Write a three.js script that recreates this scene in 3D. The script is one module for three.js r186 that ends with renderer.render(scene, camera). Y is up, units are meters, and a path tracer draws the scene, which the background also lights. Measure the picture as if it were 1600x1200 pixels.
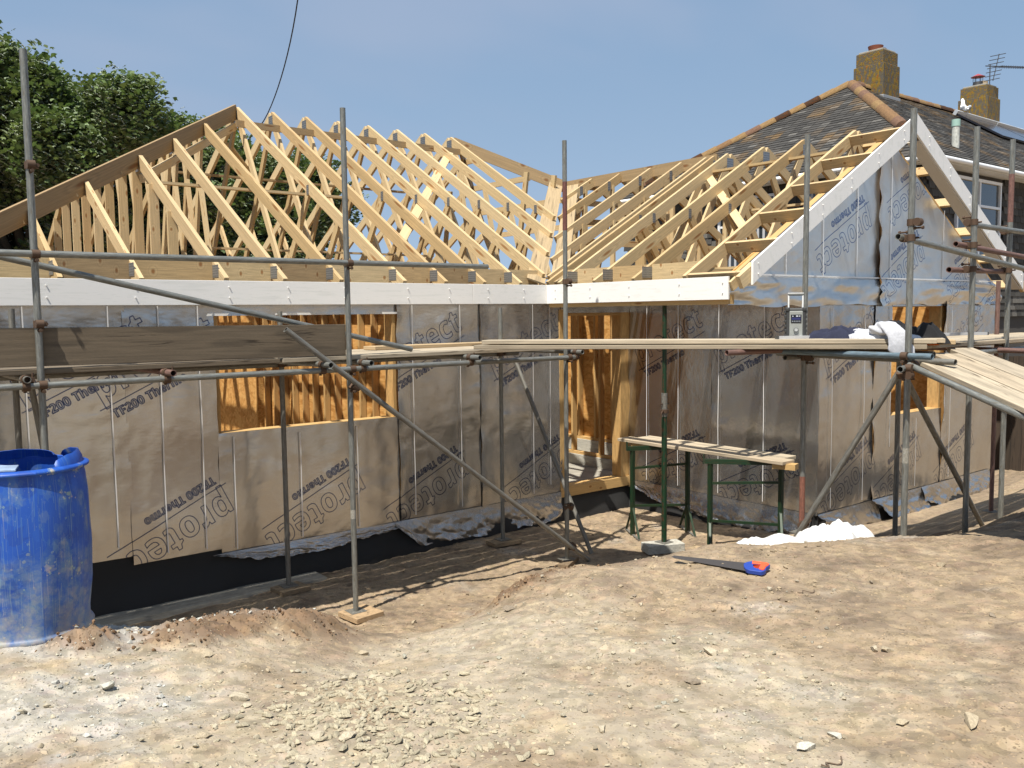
import * as THREE from 'three';
import { mergeGeometries, mergeVertices } from 'three/addons/utils/BufferGeometryUtils.js';
import { RoundedBoxGeometry } from 'three/addons/geometries/RoundedBoxGeometry.js';
import { createNoise2D, createNoise3D } from 'simplex-noise';

// ---------------------------------------------------------------- camera, sky, sun, exposure
const scene = new THREE.Scene();
const camera = new THREE.PerspectiveCamera(47.27, 4 / 3, 0.1, 900);
camera.rotation.order = 'YXZ';
camera.position.set(0, 2.7, 0);
camera.rotation.set(-0.0809, -0.6741, -0.0117);
const renderer = new THREE.WebGLRenderer({ antialias: true });
renderer.toneMapping = THREE.LinearToneMapping;
renderer.toneMappingExposure = 1.5;
renderer.shadowMap.enabled = true;

const V = (x, y, z) => new THREE.Vector3(x, y, z);
function rngOf(seed) { let s = seed | 0; return () => { s = (s + 0x6d2b79f5) | 0; let t = Math.imul(s ^ (s >>> 15), 1 | s); t = (t + Math.imul(t ^ (t >>> 7), 61 | t)) ^ t; return ((t ^ (t >>> 14)) >>> 0) / 4294967296; }; }
const n2 = createNoise2D(rngOf(11)), n3 = createNoise3D(rngOf(12));
const clamp = (v, a = 0, b = 1) => Math.min(b, Math.max(a, v));
const smooth = (a, b, v) => { const t = clamp((v - a) / (b - a)); return t * t * (3 - 2 * t); };
const mix = (a, b, t) => a + (b - a) * t;
const fbm = (x, y, o = 4) => { let s = 0, a = 0.5, f = 1; for (let i = 0; i < o; i++) { s += a * n2(x * f + 13.7 * i, y * f - 7.1 * i); a *= 0.5; f *= 2.03; } return s; };

const SUN = V(-1.02, 2.15, 0.44).normalize();
{ // hazy blue sky with thin veils of high cloud
  const w = 1024, h = 512, d = new Float32Array(w * h * 4);
  for (let j = 0; j < h; j++) for (let i = 0; i < w; i++) {
    const el = ((j + 0.5) / h - 0.5) * Math.PI, az = ((i + 0.5) / w - 0.5) * 2 * Math.PI;
    const v = V(Math.cos(el) * Math.cos(az), Math.sin(el), Math.cos(el) * Math.sin(az));
    const e = Math.max(0, v.y), t = Math.pow(1 - e, 3.4);
    let r = mix(0.13, 0.30, t), g = mix(0.22, 0.40, t), b = mix(0.36, 0.52, t);
    const p = v.y > 0.02 ? [v.x / (v.y + 0.25), v.z / (v.y + 0.25)] : [v.x * 4, v.z * 4];
    const veil = smooth(-0.35, 0.6, fbm(p[0] * 0.55 + 3, p[1] * 1.1 + 1, 5)) * 0.55 * smooth(0.03, 0.25, e);
    r = mix(r, 0.27, veil); g = mix(g, 0.32, veil); b = mix(b, 0.425, veil);
    const c = Math.max(0, v.dot(SUN)), glow = 0.5 * Math.pow(c, 8) + 1.0 * Math.pow(c, 60);
    r += glow * 0.35; g += glow * 0.335; b += glow * 0.3;
    if (v.y < 0) { r = 0.3; g = 0.26; b = 0.2; }
    const k = (j * w + i) * 4; d[k] = r; d[k + 1] = g; d[k + 2] = b; d[k + 3] = 1;
  }
  const sky = new THREE.DataTexture(d, w, h, THREE.RGBAFormat, THREE.FloatType);
  sky.mapping = THREE.EquirectangularReflectionMapping; sky.magFilter = THREE.LinearFilter; sky.minFilter = THREE.LinearFilter; sky.needsUpdate = true;
  scene.background = sky; scene.environment = sky;
}
const sun = new THREE.DirectionalLight(new THREE.Color(1, 0.95, 0.86), 5.0);
sun.position.copy(SUN).multiplyScalar(40).add(V(6, 0, -7)); sun.target.position.set(6, 0, -7);
sun.castShadow = true; sun.shadow.mapSize.set(4096, 4096); sun.shadow.radius = 1.2;
Object.assign(sun.shadow.camera, { left: -24, right: 24, top: 24, bottom: -24, near: 1, far: 90 });
scene.add(sun, sun.target);

// ---------------------------------------------------------------- helpers
const taken = {}, WP = new WeakMap();
WP.set(scene, V(0, 0, 0));
function numbered(n) { const k = taken[n] = (taken[n] ?? -1) + 1; return k ? n + '_' + String(k).padStart(3, '0') : n; }
function tag(o, label, category, group, kind) { o.userData.label = label; if (category) o.userData.category = category; if (group) o.userData.group = group; if (kind) o.userData.kind = kind; return o; }
function thing(name, label, category, base, group) {
  const g = new THREE.Group(); g.name = numbered(name); g.position.copy(base); scene.add(g); WP.set(g, base.clone());
  return tag(g, label, category, group);
}
function sub(parent, name, at) { // a part that has pieces of its own
  const g = new THREE.Group(); g.name = name; g.position.copy(at).sub(WP.get(parent)); parent.add(g); WP.set(g, at.clone()); return g;
}
function put(parent, name, geo, mat, at = V(0, 0, 0)) { // geometry given about the world point `at`
  const m = new THREE.Mesh(geo, mat); m.name = parent === scene ? numbered(name) : name; m.castShadow = m.receiveShadow = true;
  m.position.copy(at).sub(WP.get(parent)); parent.add(m); WP.set(m, at.clone()); return m;
}
const BOX = new THREE.BoxGeometry(1, 1, 1);
const basis = new THREE.Matrix4();
function beam(parent, name, p, q, w, h, mat, hint) { // bar of section w (sideways) x h (upright) with its centre line p-q; local x is the length
  const x = q.clone().sub(p), L = x.length(); x.normalize();
  let up = hint ?? (Math.abs(x.y) > 0.999 ? V(0, 0, 1) : V(0, 1, 0));
  const z = x.clone().cross(up).normalize(), y = z.clone().cross(x);
  const m = put(parent, name, BOX, mat, p.clone().add(q).multiplyScalar(0.5));
  m.quaternion.setFromRotationMatrix(basis.makeBasis(x, y, z)); m.scale.set(L, h, w); return m;
}
function box(parent, name, x0, x1, y0, y1, z0, z1, mat) {
  const m = put(parent, name, BOX, mat, V((x0 + x1) / 2, (y0 + y1) / 2, (z0 + z1) / 2)); m.scale.set(x1 - x0, y1 - y0, z1 - z0); return m;
}
function tex(w, h, f, srgb = true) { // f(u, v) -> [r, g, b] in 0..1
  const d = new Uint8Array(w * h * 4);
  for (let j = 0; j < h; j++) for (let i = 0; i < w; i++) { const c = f(i / w, j / h), k = (j * w + i) * 4; d[k] = clamp(c[0]) * 255; d[k + 1] = clamp(c[1]) * 255; d[k + 2] = clamp(c[2]) * 255; d[k + 3] = 255; }
  const t = new THREE.DataTexture(d, w, h); t.wrapS = t.wrapT = THREE.RepeatWrapping; t.magFilter = THREE.LinearFilter; t.minFilter = THREE.LinearMipmapLinearFilter; t.generateMipmaps = true;
  if (srgb) t.colorSpace = THREE.SRGBColorSpace; t.needsUpdate = true; return t;
}
// noise on a torus, so that tiles repeat without a seam
const loop = (u, v, ku, kv, s = 0) => { const a = u * 2 * Math.PI, b = v * 2 * Math.PI; return 0.5 * (n3(Math.cos(a) * ku + s, Math.sin(a) * ku, Math.cos(b) * kv + s) + n3(Math.sin(b) * kv - s, Math.cos(a) * ku, Math.sin(a) * ku + 3)); };
const rgb = (r, g, b) => new THREE.Color().setRGB(r, g, b);
const std = (color, roughness, o = {}) => new THREE.MeshStandardMaterial({ color, roughness, metalness: 0, ...o });

// ---------------------------------------------------------------- materials
function grain(seed, knots, contrast) { return tex(512, 64, (u, v) => {
  const s = n3(u * 3 + seed, v * 16, seed) * 0.5 + n3(u * 7, v * 38, seed + 5) * 0.3 + n3(u * 60, v * 90, seed + 9) * 0.2;
  let c = 0.9 + s * contrast;
  let k = 0; for (const [ku, kv] of knots) { const r = Math.hypot((u - ku) * 26, (v - kv) * 4.2); k = Math.max(k, smooth(0.6, 0.25, r)); c += 0.05 * Math.sin(r * 9) * smooth(2.2, 0.5, r); }
  return [mix(c, 0.66, k * 0.8), mix(c * 0.985, 0.5, k * 0.8), mix(c * 0.94, 0.34, k * 0.8)];
}); }
const grains = [[1, [[0.22, 0.3], [0.71, 0.7], [0.9, 0.2]]], [2, [[0.4, 0.6], [0.55, 0.25]]], [3, [[0.12, 0.7], [0.82, 0.45], [0.6, 0.9]]]].map(([s, k]) => grain(s, k, 0.13));
const wood = (r, g, b, k = 0, rough = 0.75) => std(rgb(r, g, b), rough, { map: grains[k % 3], bumpMap: grains[k % 3], bumpScale: 0.0006 });
const shifted = (t, u, v, ru = 1) => { const c = t.clone(); c.offset.set(u, v); c.repeat.set(ru, 1); c.needsUpdate = true; return c; };
const TIMBER = [[0.65, 0.495, 0.285], [0.70, 0.55, 0.34], [0.56, 0.405, 0.215], [0.68, 0.515, 0.305], [0.62, 0.47, 0.28], [0.72, 0.565, 0.35], [0.59, 0.42, 0.225], [0.66, 0.515, 0.315], [0.60, 0.425, 0.23], [0.68, 0.52, 0.305]].map(([r, g, b], i) => { const m = wood(r, g, b, i); m.map = m.bumpMap = shifted(grains[i % 3], i * 0.173, i * 0.31, 0.8); return m; });
const STUD = [wood(0.58, 0.37, 0.155, 0), wood(0.62, 0.41, 0.18, 1), wood(0.54, 0.33, 0.135, 2)];
const AGED = [wood(0.36, 0.25, 0.135, 1), wood(0.40, 0.285, 0.16, 2)];
let woodTurn = 0; const timber = () => TIMBER[(woodTurn = (woodTurn * 7 + 3) % 31) % TIMBER.length];
const boardGrain = tex(1024, 128, (u, v) => {
  const q = (k, f, o) => n3(Math.cos(u * 6.2832) * k, v * f, Math.sin(u * 6.2832) * k + o), s = q(0.8, 14, 41) * 0.5 + q(2, 60, 44) * 0.35 + q(14, 60, 47) * 0.25, st = smooth(0.25, 0.7, q(0.7, 3, 50)), c = 0.86 + 0.10 * s - 0.10 * st;
  const crack = smooth(0.9, 0.98, 1 - Math.abs(q(0.5, 11, 53))) * smooth(0.15, 0.55, q(0.6, 2, 57));
  return [c * (1 - 0.3 * crack), c * (1 - 0.32 * crack) * 0.985, c * (1 - 0.34 * crack) * 0.96];
});
const oldBoard = (r, g, b) => std(rgb(r, g, b), 0.88, { map: boardGrain, bumpMap: boardGrain, bumpScale: 0.002 });
const BOARD = [oldBoard(0.55, 0.46, 0.34), oldBoard(0.50, 0.43, 0.33), oldBoard(0.58, 0.50, 0.38)], TOE = oldBoard(0.185, 0.145, 0.10), PLANKNEW = oldBoard(0.60, 0.45, 0.27);
const flakes = (() => { const c = document.createElement('canvas'); c.width = c.height = 512; const g = c.getContext('2d'), R = rngOf(5); g.fillStyle = '#e9d9b8'; g.fillRect(0, 0, 512, 512);
  for (let i = 0; i < 5200; i++) { const l = 8 + R() * 26, w = 2 + R() * 7, a = (R() - 0.5) * 1.3 + (R() < 0.25 ? 1.57 : 0), t = R(); g.save(); g.translate(R() * 512, R() * 512); g.rotate(a); g.fillStyle = `rgba(${185 + t * 70 | 0},${150 + t * 85 | 0},${95 + t * 110 | 0},0.55)`; g.fillRect(-l / 2, -w / 2, l, w); g.restore(); }
  const t = new THREE.CanvasTexture(c); t.wrapS = t.wrapT = THREE.RepeatWrapping; t.colorSpace = THREE.SRGBColorSpace; return t; })();
const OSB = std(rgb(0.68, 0.46, 0.21), 0.85, { map: flakes, bumpMap: flakes, bumpScale: 0.0008 });
const whiteGrain = tex(256, 64, (u, v) => { const c = 0.975 + 0.012 * n3(u * 8, v * 10, 77) + 0.01 * n3(u * 40, v * 20, 79); return [c, c, c]; });
const whiteWear = tex(512, 128, (u, v) => { const d = smooth(0.35, 0.75, n3(u * 9, v * 5, 210)) * 0.025 + smooth(0.66, 0.82, n3(u * 40, v * 16, 213)) * 0.035 + smooth(0.86, 0.97, 1 - Math.abs(n3(u * 3, v * 26, 216))) * smooth(0.3, 0.6, n3(u * 5, v * 4, 219)) * 0.03, c = 0.985 - d; return [c, c * 0.995, c * 0.98]; });
const WHITE = std(rgb(0.80, 0.80, 0.79), 0.42, { map: whiteWear });
const SOFFIT = std(rgb(0.56, 0.50, 0.42), 0.7, { map: whiteGrain });
const STRAP = std(rgb(0.78, 0.78, 0.77), 0.4, { metalness: 0.2 });
const plateTex = tex(64, 64, (u, v) => { const a = (u * 8) % 1, b = (v * 5) % 1, hole = a > 0.3 && a < 0.7 && b > 0.2 && b < 0.8; const c = hole ? 0.45 : 0.85 + 0.08 * n2(u * 9, v * 9); return [c, c, c]; });
const PLATE = std(rgb(0.48, 0.50, 0.52), 0.45, { metalness: 0.7, map: plateTex });
const tubeTex = tex(256, 128, (u, v) => { const c = 0.82 + 0.14 * loop(u, v, 1.2, 2.0, 4) + 0.12 * loop(u, v, 4, 9, 8), r = smooth(0.25, 0.6, loop(u, v, 1, 3, 21)); return [mix(c, 0.72, r * 0.5), mix(c, 0.66, r * 0.5), mix(c * 0.99, 0.58, r * 0.5)]; });
const TUBE = std(rgb(0.31, 0.315, 0.295), 0.5, { metalness: 0.45, map: tubeTex });
const TUBEOLD = std(rgb(0.27, 0.26, 0.235), 0.65, { metalness: 0.35, map: tubeTex });
const TUBERED = std(rgb(0.26, 0.15, 0.125), 0.65, { metalness: 0.2, map: tubeTex });
const TUBEBLUE = std(rgb(0.22, 0.30, 0.36), 0.55, { metalness: 0.4, map: tubeTex });
const COUPLER = std(rgb(0.16, 0.105, 0.07), 0.7, { metalness: 0.5, map: tubeTex });
const greenTex = tex(128, 256, (u, v) => { const r = smooth(0.22, 0.42, loop(u, v, 1.2, 5, 31) + 0.4 * loop(u, v, 4, 16, 33)); return [mix(0.10, 0.40, r), mix(0.30, 0.28, r), mix(0.17, 0.18, r)]; });
const GREEN = std(rgb(0.42, 0.42, 0.42), 0.5, { metalness: 0.1, map: greenTex });
const crete = tex(256, 256, (u, v) => { const c = 0.86 + 0.1 * loop(u, v, 1.5, 1.5, 61) + 0.08 * loop(u, v, 6, 6, 63) + 0.06 * loop(u, v, 18, 18, 65); return [c, c, c * 0.98]; });
const CONCRETE = std(rgb(0.42, 0.39, 0.34), 0.92, { map: crete, bumpMap: crete, bumpScale: 0.004 });
const BLOCK = std(rgb(0.55, 0.53, 0.48), 0.92, { map: crete, bumpMap: crete, bumpScale: 0.004 });
const BLACKSHEET = std(rgb(0.012, 0.012, 0.012), 0.7);
// ---------------------------------------------------------------- ground
const HP = [ // surveyed spot heights: x, z, height
  [0, 0, 1.1], [-4, 0, 1.1], [4, 0, 1.1], [0, 4, 1.1], [-4, -4, 1.1], [8, 2, 1.1], [12, -1, 1.05], [1.84, -2.33, 1.1], [0.44, -3.5, 1.1], [3.2, -1.2, 1.1], [0.7, -4.7, 1.14], [0.8, -5.05, 1.12], [-1, -4.9, 1.12], [-4, -5.2, 1.05],
  [1.5, -4.75, 1.0], [2.05, -4.6, 0.97], [1.0, -5.35, 0.9], [1.6, -5.6, 0.55], [2.3, -5.3, 0.6], [1.2, -6.3, 0.12], [2.2, -6.2, 0.1], [-1, -6.3, 0.3], [-4, -7, 0.3],
  [2.18, -4.0, 0.9], [2.84, -5.1, 0.42], [3.2, -5.9, 0.12], [2.5, -3.3, 1.0], [3.0, -4.05, 0.9], [3.6, -4.35, 0.9], [4.1, -4.5, 0.83], [4.65, -4.38, 0.84], [5.2, -4.18, 0.90], [5.6, -3.72, 0.96], [6.0, -3.46, 0.96], [6.35, -3.24, 0.96], [6.75, -3.0, 0.97], [7.4, -2.9, 0.98], [8.1, -3.0, 1.0],
  [3.4, -3.5, 0.98], [4.2, -3.2, 1.0], [5.2, -2.6, 1.02], [3.3, -4.95, 0.3], [4.2, -5.2, 0.25], [5.0, -5.1, 0.25], [3.0, -5.0, 0.35], [3.7, -5.7, 0.08], [4.8, -5.8, 0.06], [5.7, -5.4, 0.15], [5.9, -4.6, 0.5], [6.2, -4.1, 0.78], [6.8, -4.42, 0.68], [6.65, -3.55, 0.85], [7.4, -3.5, 0.72], [8.0, -3.6, 0.6], [8.9, -3.7, 0.56], [7.3, -4.6, 0.42], [8.3, -4.4, 0.34], [9.6, -4.2, 0.38], [11, -4.2, 0.36], [9.8, -3.2, 0.75], [12, -3, 0.8], [10.5, -5.2, 0.12], [13, -5, 0.15],
  [3.68, -6.87, 0], [3.5, -7.97, 0], [6.2, -6.9, 0], [6.2, -8, 0], [7.5, -7.2, 0], [8.5, -7.2, 0.02], [7.4, -6.2, 0.02], [7.9, -5.6, 0.15], [8.7, -6, 0.08], [1, -7.5, 0.02], [1, -9, 0], [5, -9, 0], [9, -10, 0], [-4, -10, 0.2], [15, -9, 0.1], [15, -15, 0], [-4, -18, 0], [6, -20, 0], [20, -20, 0],
];
const hAt = (() => {
  const n = HP.length, c2 = 0.09, A = HP.map((a) => [...HP.map((b) => Math.sqrt((a[0] - b[0]) ** 2 + (a[1] - b[1]) ** 2 + c2)), a[2] - 0.5]);
  for (let i = 0; i < n; i++) { let m = i; for (let r = i; r < n; r++) if (Math.abs(A[r][i]) > Math.abs(A[m][i])) m = r; [A[i], A[m]] = [A[m], A[i]]; for (let r = i + 1; r < n; r++) { const f = A[r][i] / A[i][i]; if (f) for (let k = i; k <= n; k++) A[r][k] -= f * A[i][k]; } }
  const w = new Array(n); for (let i = n - 1; i >= 0; i--) { let s = A[i][n]; for (let k = i + 1; k < n; k++) s -= A[i][k] * w[k]; w[i] = s / A[i][i]; }
  return (x, z) => { let s = 0.5; for (let i = 0; i < n; i++) s += w[i] * Math.sqrt((x - HP[i][0]) ** 2 + (z - HP[i][1]) ** 2 + c2); return s; };
})();
const HEAPS = [[0.98, -4.55, 0.16, 0.06], [1.75, -4.62, 0.34, 0.035], [2.1, -4.5, 0.24, 0.04], [1.45, -4.5, 0.25, 0.02], [3.55, -4.42, 0.3, 0.05], [4.0, -4.62, 0.3, 0.04]];
const soil = (x, z) => { let s = 0; for (const [hx, hz, r] of HEAPS) s = Math.max(s, smooth(1.5, 0.55, Math.hypot(x - hx, (z - hz) * 1.3) / r + 0.35 * n2(x * 6, z * 6))); 
  s = Math.max(s, smooth(0.45, 0.1, Math.abs((z + 4.72) - 0.35 * (x - 3.9) * 0.2) + 0.2 * n2(x * 3, z * 3)) * smooth(2.7, 3.2, x) * smooth(4.9, 4.2, x)); return s; };
function height(x, z) {
  const far = smooth(11, 26, Math.hypot(x - 6, z + 6));
  let h = mix(hAt(x, z), 0.3, far);
  h += 3.4 * Math.exp(-(((z - 14) / 4.2) ** 2)) * smooth(-16, -8, x) * smooth(44, 30, x); // bank of spoil along the far side of the plot, mirrored in the foil
  const near = 1 - smooth(12, 16, Math.hypot(x - 5, z + 4));
  h += near * (0.026 * fbm(x * 0.9, z * 0.9, 3) + 0.015 * fbm(x * 3.3 + 9, z * 3.3, 4));
  if (near > 0) {
    let g = 0; for (const [hx, hz, r, a] of HEAPS) g += a * Math.exp(-((x - hx) ** 2 + ((z - hz) * 1.4) ** 2) / (r * r * 0.5));
    const s = soil(x, z); h += g + s * (0.035 * Math.abs(n2(x * 9, z * 9)) + 0.028 * Math.abs(n2(x * 21, z * 21)) + 0.014 * Math.abs(n2(x * 40, z * 40)));
    const rough = 0.5 + 0.8 * smooth(-0.3, 0.5, n2(x * 1.1 + 6, z * 1.1)); h += near * rough * (0.011 * Math.abs(n2(x * 7 + 4, z * 7)) + 0.008 * Math.abs(n2(x * 13, z * 13 + 3)) + 0.006 * n2(x * 24, z * 24) * smooth(-0.2, 0.4, n2(x * 3, z * 3)));
  }
  return h;
}
// share of pale chalky dust, of grey gravel and of dark damp earth over the plot
const whiteness = (x, z) => clamp(smooth(-0.2, 0.5, fbm(x * 0.8 + 2, z * 0.8, 4) + 0.55 * smooth(1.7, 0.2, Math.hypot((x - 2.7) * 0.7, z + 3.1)) + 0.5 * smooth(1.6, 0.3, Math.hypot(x - 0.7, z + 3.4)) - 0.55 * smooth(3.0, 4.2, x - 0.35 * (z + 3))));
const graveliness = (x, z) => clamp(smooth(0.55, 0.15, Math.abs(z + 4.95) + 0.25 * n2(x * 2, z * 2)) * smooth(2.5, 2.0, x) + 0.8 * smooth(0.6, 0.2, Math.hypot((x - 3.75) * 0.8, z + 5.3) + 0.3 * n2(x * 3, z * 3)) + 0.7 * smooth(0.7, 0.1, Math.hypot(x - 0.75, z + 3.9) + 0.3 * n2(x * 4, z * 4)) + 0.4 * smooth(0.3, 0.7, fbm(x * 0.9 - 5, z * 0.9, 3)));
function groundColor(x, z) {
  const w = whiteness(x, z), g = graveliness(x, z) * 0.8, s = soil(x, z), f = fbm(x * 1.7, z * 1.7, 5), ff = fbm(x * 9, z * 9, 3), d = clamp(smooth(-0.05, 0.5, fbm(x * 1.1 + 20, z * 1.5 + 5, 5)) * 0.75 + smooth(0.05, 0.45, fbm(x * 3.1 - 7, z * 4.2, 4)) * 0.4) * (0.55 + 0.45 * smooth(3.0, 4.4, x - 0.3 * (z + 3)));
  let c = [0.33, 0.245, 0.155];
  const to = (t, k) => { for (let i = 0; i < 3; i++) c[i] = mix(c[i], t[i], k); };
  to([0.43, 0.362, 0.258], w * 0.75); to([0.20, 0.145, 0.095], d * (1 - w * 0.7)); to([0.39, 0.29, 0.175], smooth(0.15, 0.5, fbm(x * 1.3 - 9, z * 1.3, 4)) * 0.5); to([0.46, 0.44, 0.395], g); to([0.19, 0.113, 0.06], s * (0.85 + 0.15 * ff));
  const k = 1 + 0.16 * f + 0.26 * ff; return [c[0] * k, c[1] * k, c[2] * k];
}
{
  const axis = (a, b, step, lo, hi) => { const v = []; for (let t = a; t <= b + 1e-6; t += step) v.push(t); let s = step, t = a; while (t > lo) { s *= 1.35; t -= s; v.unshift(t); } s = step; t = v[v.length - 1]; while (t < hi) { s *= 1.35; t += s; v.push(t); } return v; };
  const xs = axis(-0.4, 9.2, 0.026, -420, 420), zs = axis(-8.4, -0.8, 0.026, -420, 420), nx = xs.length, nz = zs.length;
  const P = new Float32Array(nx * nz * 3), C = new Float32Array(nx * nz * 3), U = new Float32Array(nx * nz * 2), I = [];
  for (let j = 0; j < nz; j++) for (let i = 0; i < nx; i++) { const k = j * nx + i, x = xs[i], z = zs[j]; P.set([x, height(x, z), z], k * 3); C.set(groundColor(x, z), k * 3); U.set([x / 2.3, z / 2.3], k * 2); if (i && j) I.push(k - nx - 1, k - 1, k, k - nx - 1, k, k - nx); }
  const g = new THREE.BufferGeometry(); g.setAttribute('position', new THREE.BufferAttribute(P, 3)); g.setAttribute('color', new THREE.BufferAttribute(C, 3)); g.setAttribute('uv', new THREE.BufferAttribute(U, 2)); g.setIndex(I); g.computeVertexNormals();
  // grit: thousands of grains and crumbs of different size and tone
  const dc = document.createElement('canvas'); dc.width = dc.height = 1536; const dg = dc.getContext('2d'), R = rngOf(901), N = 1536; dg.fillStyle = 'rgb(206,206,206)'; dg.fillRect(0, 0, N, N);
  const dab = (x, y, rx, ry, a, st) => { dg.fillStyle = st; for (const ox of [0, x < 40 ? N : x > N - 40 ? -N : 0]) for (const oy of [0, y < 40 ? N : y > N - 40 ? -N : 0]) { if ((ox || oy) && ox === 0 && oy === 0) continue; dg.beginPath(); dg.ellipse(x + ox, y + oy, rx, ry, a, 0, 7); dg.fill(); } };
  for (let i = 0; i < 2600; i++) { const v = R() < 0.5 ? 150 + R() * 40 : 215 + R() * 40; dab(R() * N, R() * N, 10 + R() * 28, 8 + R() * 20, R() * 3, `rgba(${v | 0},${v * 0.985 | 0},${v * 0.95 | 0},0.10)`); }
  for (let i = 0; i < 52000; i++) { const r = 0.8 + 3.4 * R() ** 4, v = R() < 0.5 ? 150 + R() * 50 : 205 + R() * 50; dab(R() * N, R() * N, r, r * (0.5 + R() * 0.5), R() * 3, `rgba(${v | 0},${v * 0.98 | 0},${v * 0.94 | 0},${0.2 + R() * 0.35})`); }
  for (let i = 0; i < 1300; i++) { const r = 3 + 6 * R() ** 3, x = R() * N, y = R() * N, v = 190 + R() * 60; dab(x, y, r, r * (0.55 + R() * 0.4), R() * 3, `rgb(${v | 0},${v * 0.98 | 0},${v * 0.94 | 0})`); }
  const dirt = new THREE.CanvasTexture(dc); dirt.wrapS = dirt.wrapT = THREE.RepeatWrapping; dirt.colorSpace = THREE.SRGBColorSpace; dirt.anisotropy = 8;
  const m = put(scene, 'ground', g, std(rgb(1.27, 1.30, 1.37), 0.96, { vertexColors: true, map: dirt, bumpMap: dirt, bumpScale: 0.007 }));
  m.userData.kind = 'structure'; tag(m, 'bare sandy earth of the building plot sloping down to the house', 'ground');
}
// ---------------------------------------------------------------- stones
function rock(seed, flat, detail = 1) {
  const R = rngOf(seed), g = mergeVertices(new THREE.IcosahedronGeometry(1, detail).deleteAttribute('normal').deleteAttribute('uv')), p = g.attributes.position;
  const planes = Array.from({ length: 12 }, () => [V(R() - 0.5, (R() - 0.5) * 0.8, R() - 0.5).normalize(), 0.38 + R() * 0.32]);
  for (let i = 0; i < p.count; i++) { const v = V(p.getX(i), p.getY(i), p.getZ(i)); for (const [n, d] of planes) { const e = v.dot(n) - d; if (e > 0) v.addScaledVector(n, -e); } v.multiplyScalar(1 + 0.12 * (R() - 0.5)); p.setXYZ(i, v.x * (0.9 + 0.3 * (seed % 3) / 2), v.y * flat, v.z * 0.8); }
  const h = g.toNonIndexed(); h.computeVertexNormals(); const q = h.attributes.position, uv = new Float32Array(q.count * 2); for (let i = 0; i < q.count; i++) { uv[2 * i] = q.getX(i) * 0.5; uv[2 * i + 1] = q.getZ(i) * 0.5 + q.getY(i) * 0.3; } h.setAttribute('uv', new THREE.BufferAttribute(uv, 2)); return h;
}
const ROCKS = [rock(1, 0.62), rock(2, 0.45), rock(3, 0.7), rock(4, 0.3), rock(5, 0.5)], FINE = [rock(11, 0.6, 0), rock(12, 0.5, 0), rock(13, 0.75, 0)];
const ROCKMAT = [std(rgb(0.56, 0.48, 0.36), 0.95, { map: crete }), std(rgb(0.48, 0.395, 0.28), 0.95, { map: crete }), std(rgb(0.6, 0.57, 0.5), 0.95, { map: crete }), std(rgb(0.30, 0.24, 0.18), 0.95, { map: crete })];
function scatter(name, label, category, geo, list, rough = 0.95) {
  const m = new THREE.InstancedMesh(geo, std(rgb(1, 1, 1), rough, { map: crete }), list.length); m.name = numbered(name); m.castShadow = m.receiveShadow = true;
  const M = new THREE.Matrix4(), Q = new THREE.Quaternion(), E = new THREE.Euler();
  list.forEach(([x, y, z, s, a, b, c], i) => { Q.setFromEuler(E.set(b, a, b * 0.7)); M.compose(V(x, y, z), Q, V(s, s, s)); m.setMatrixAt(i, M); m.setColorAt(i, rgb(...c)); });
  scene.add(m); tag(m, label, category, null, 'stuff');
}
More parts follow.
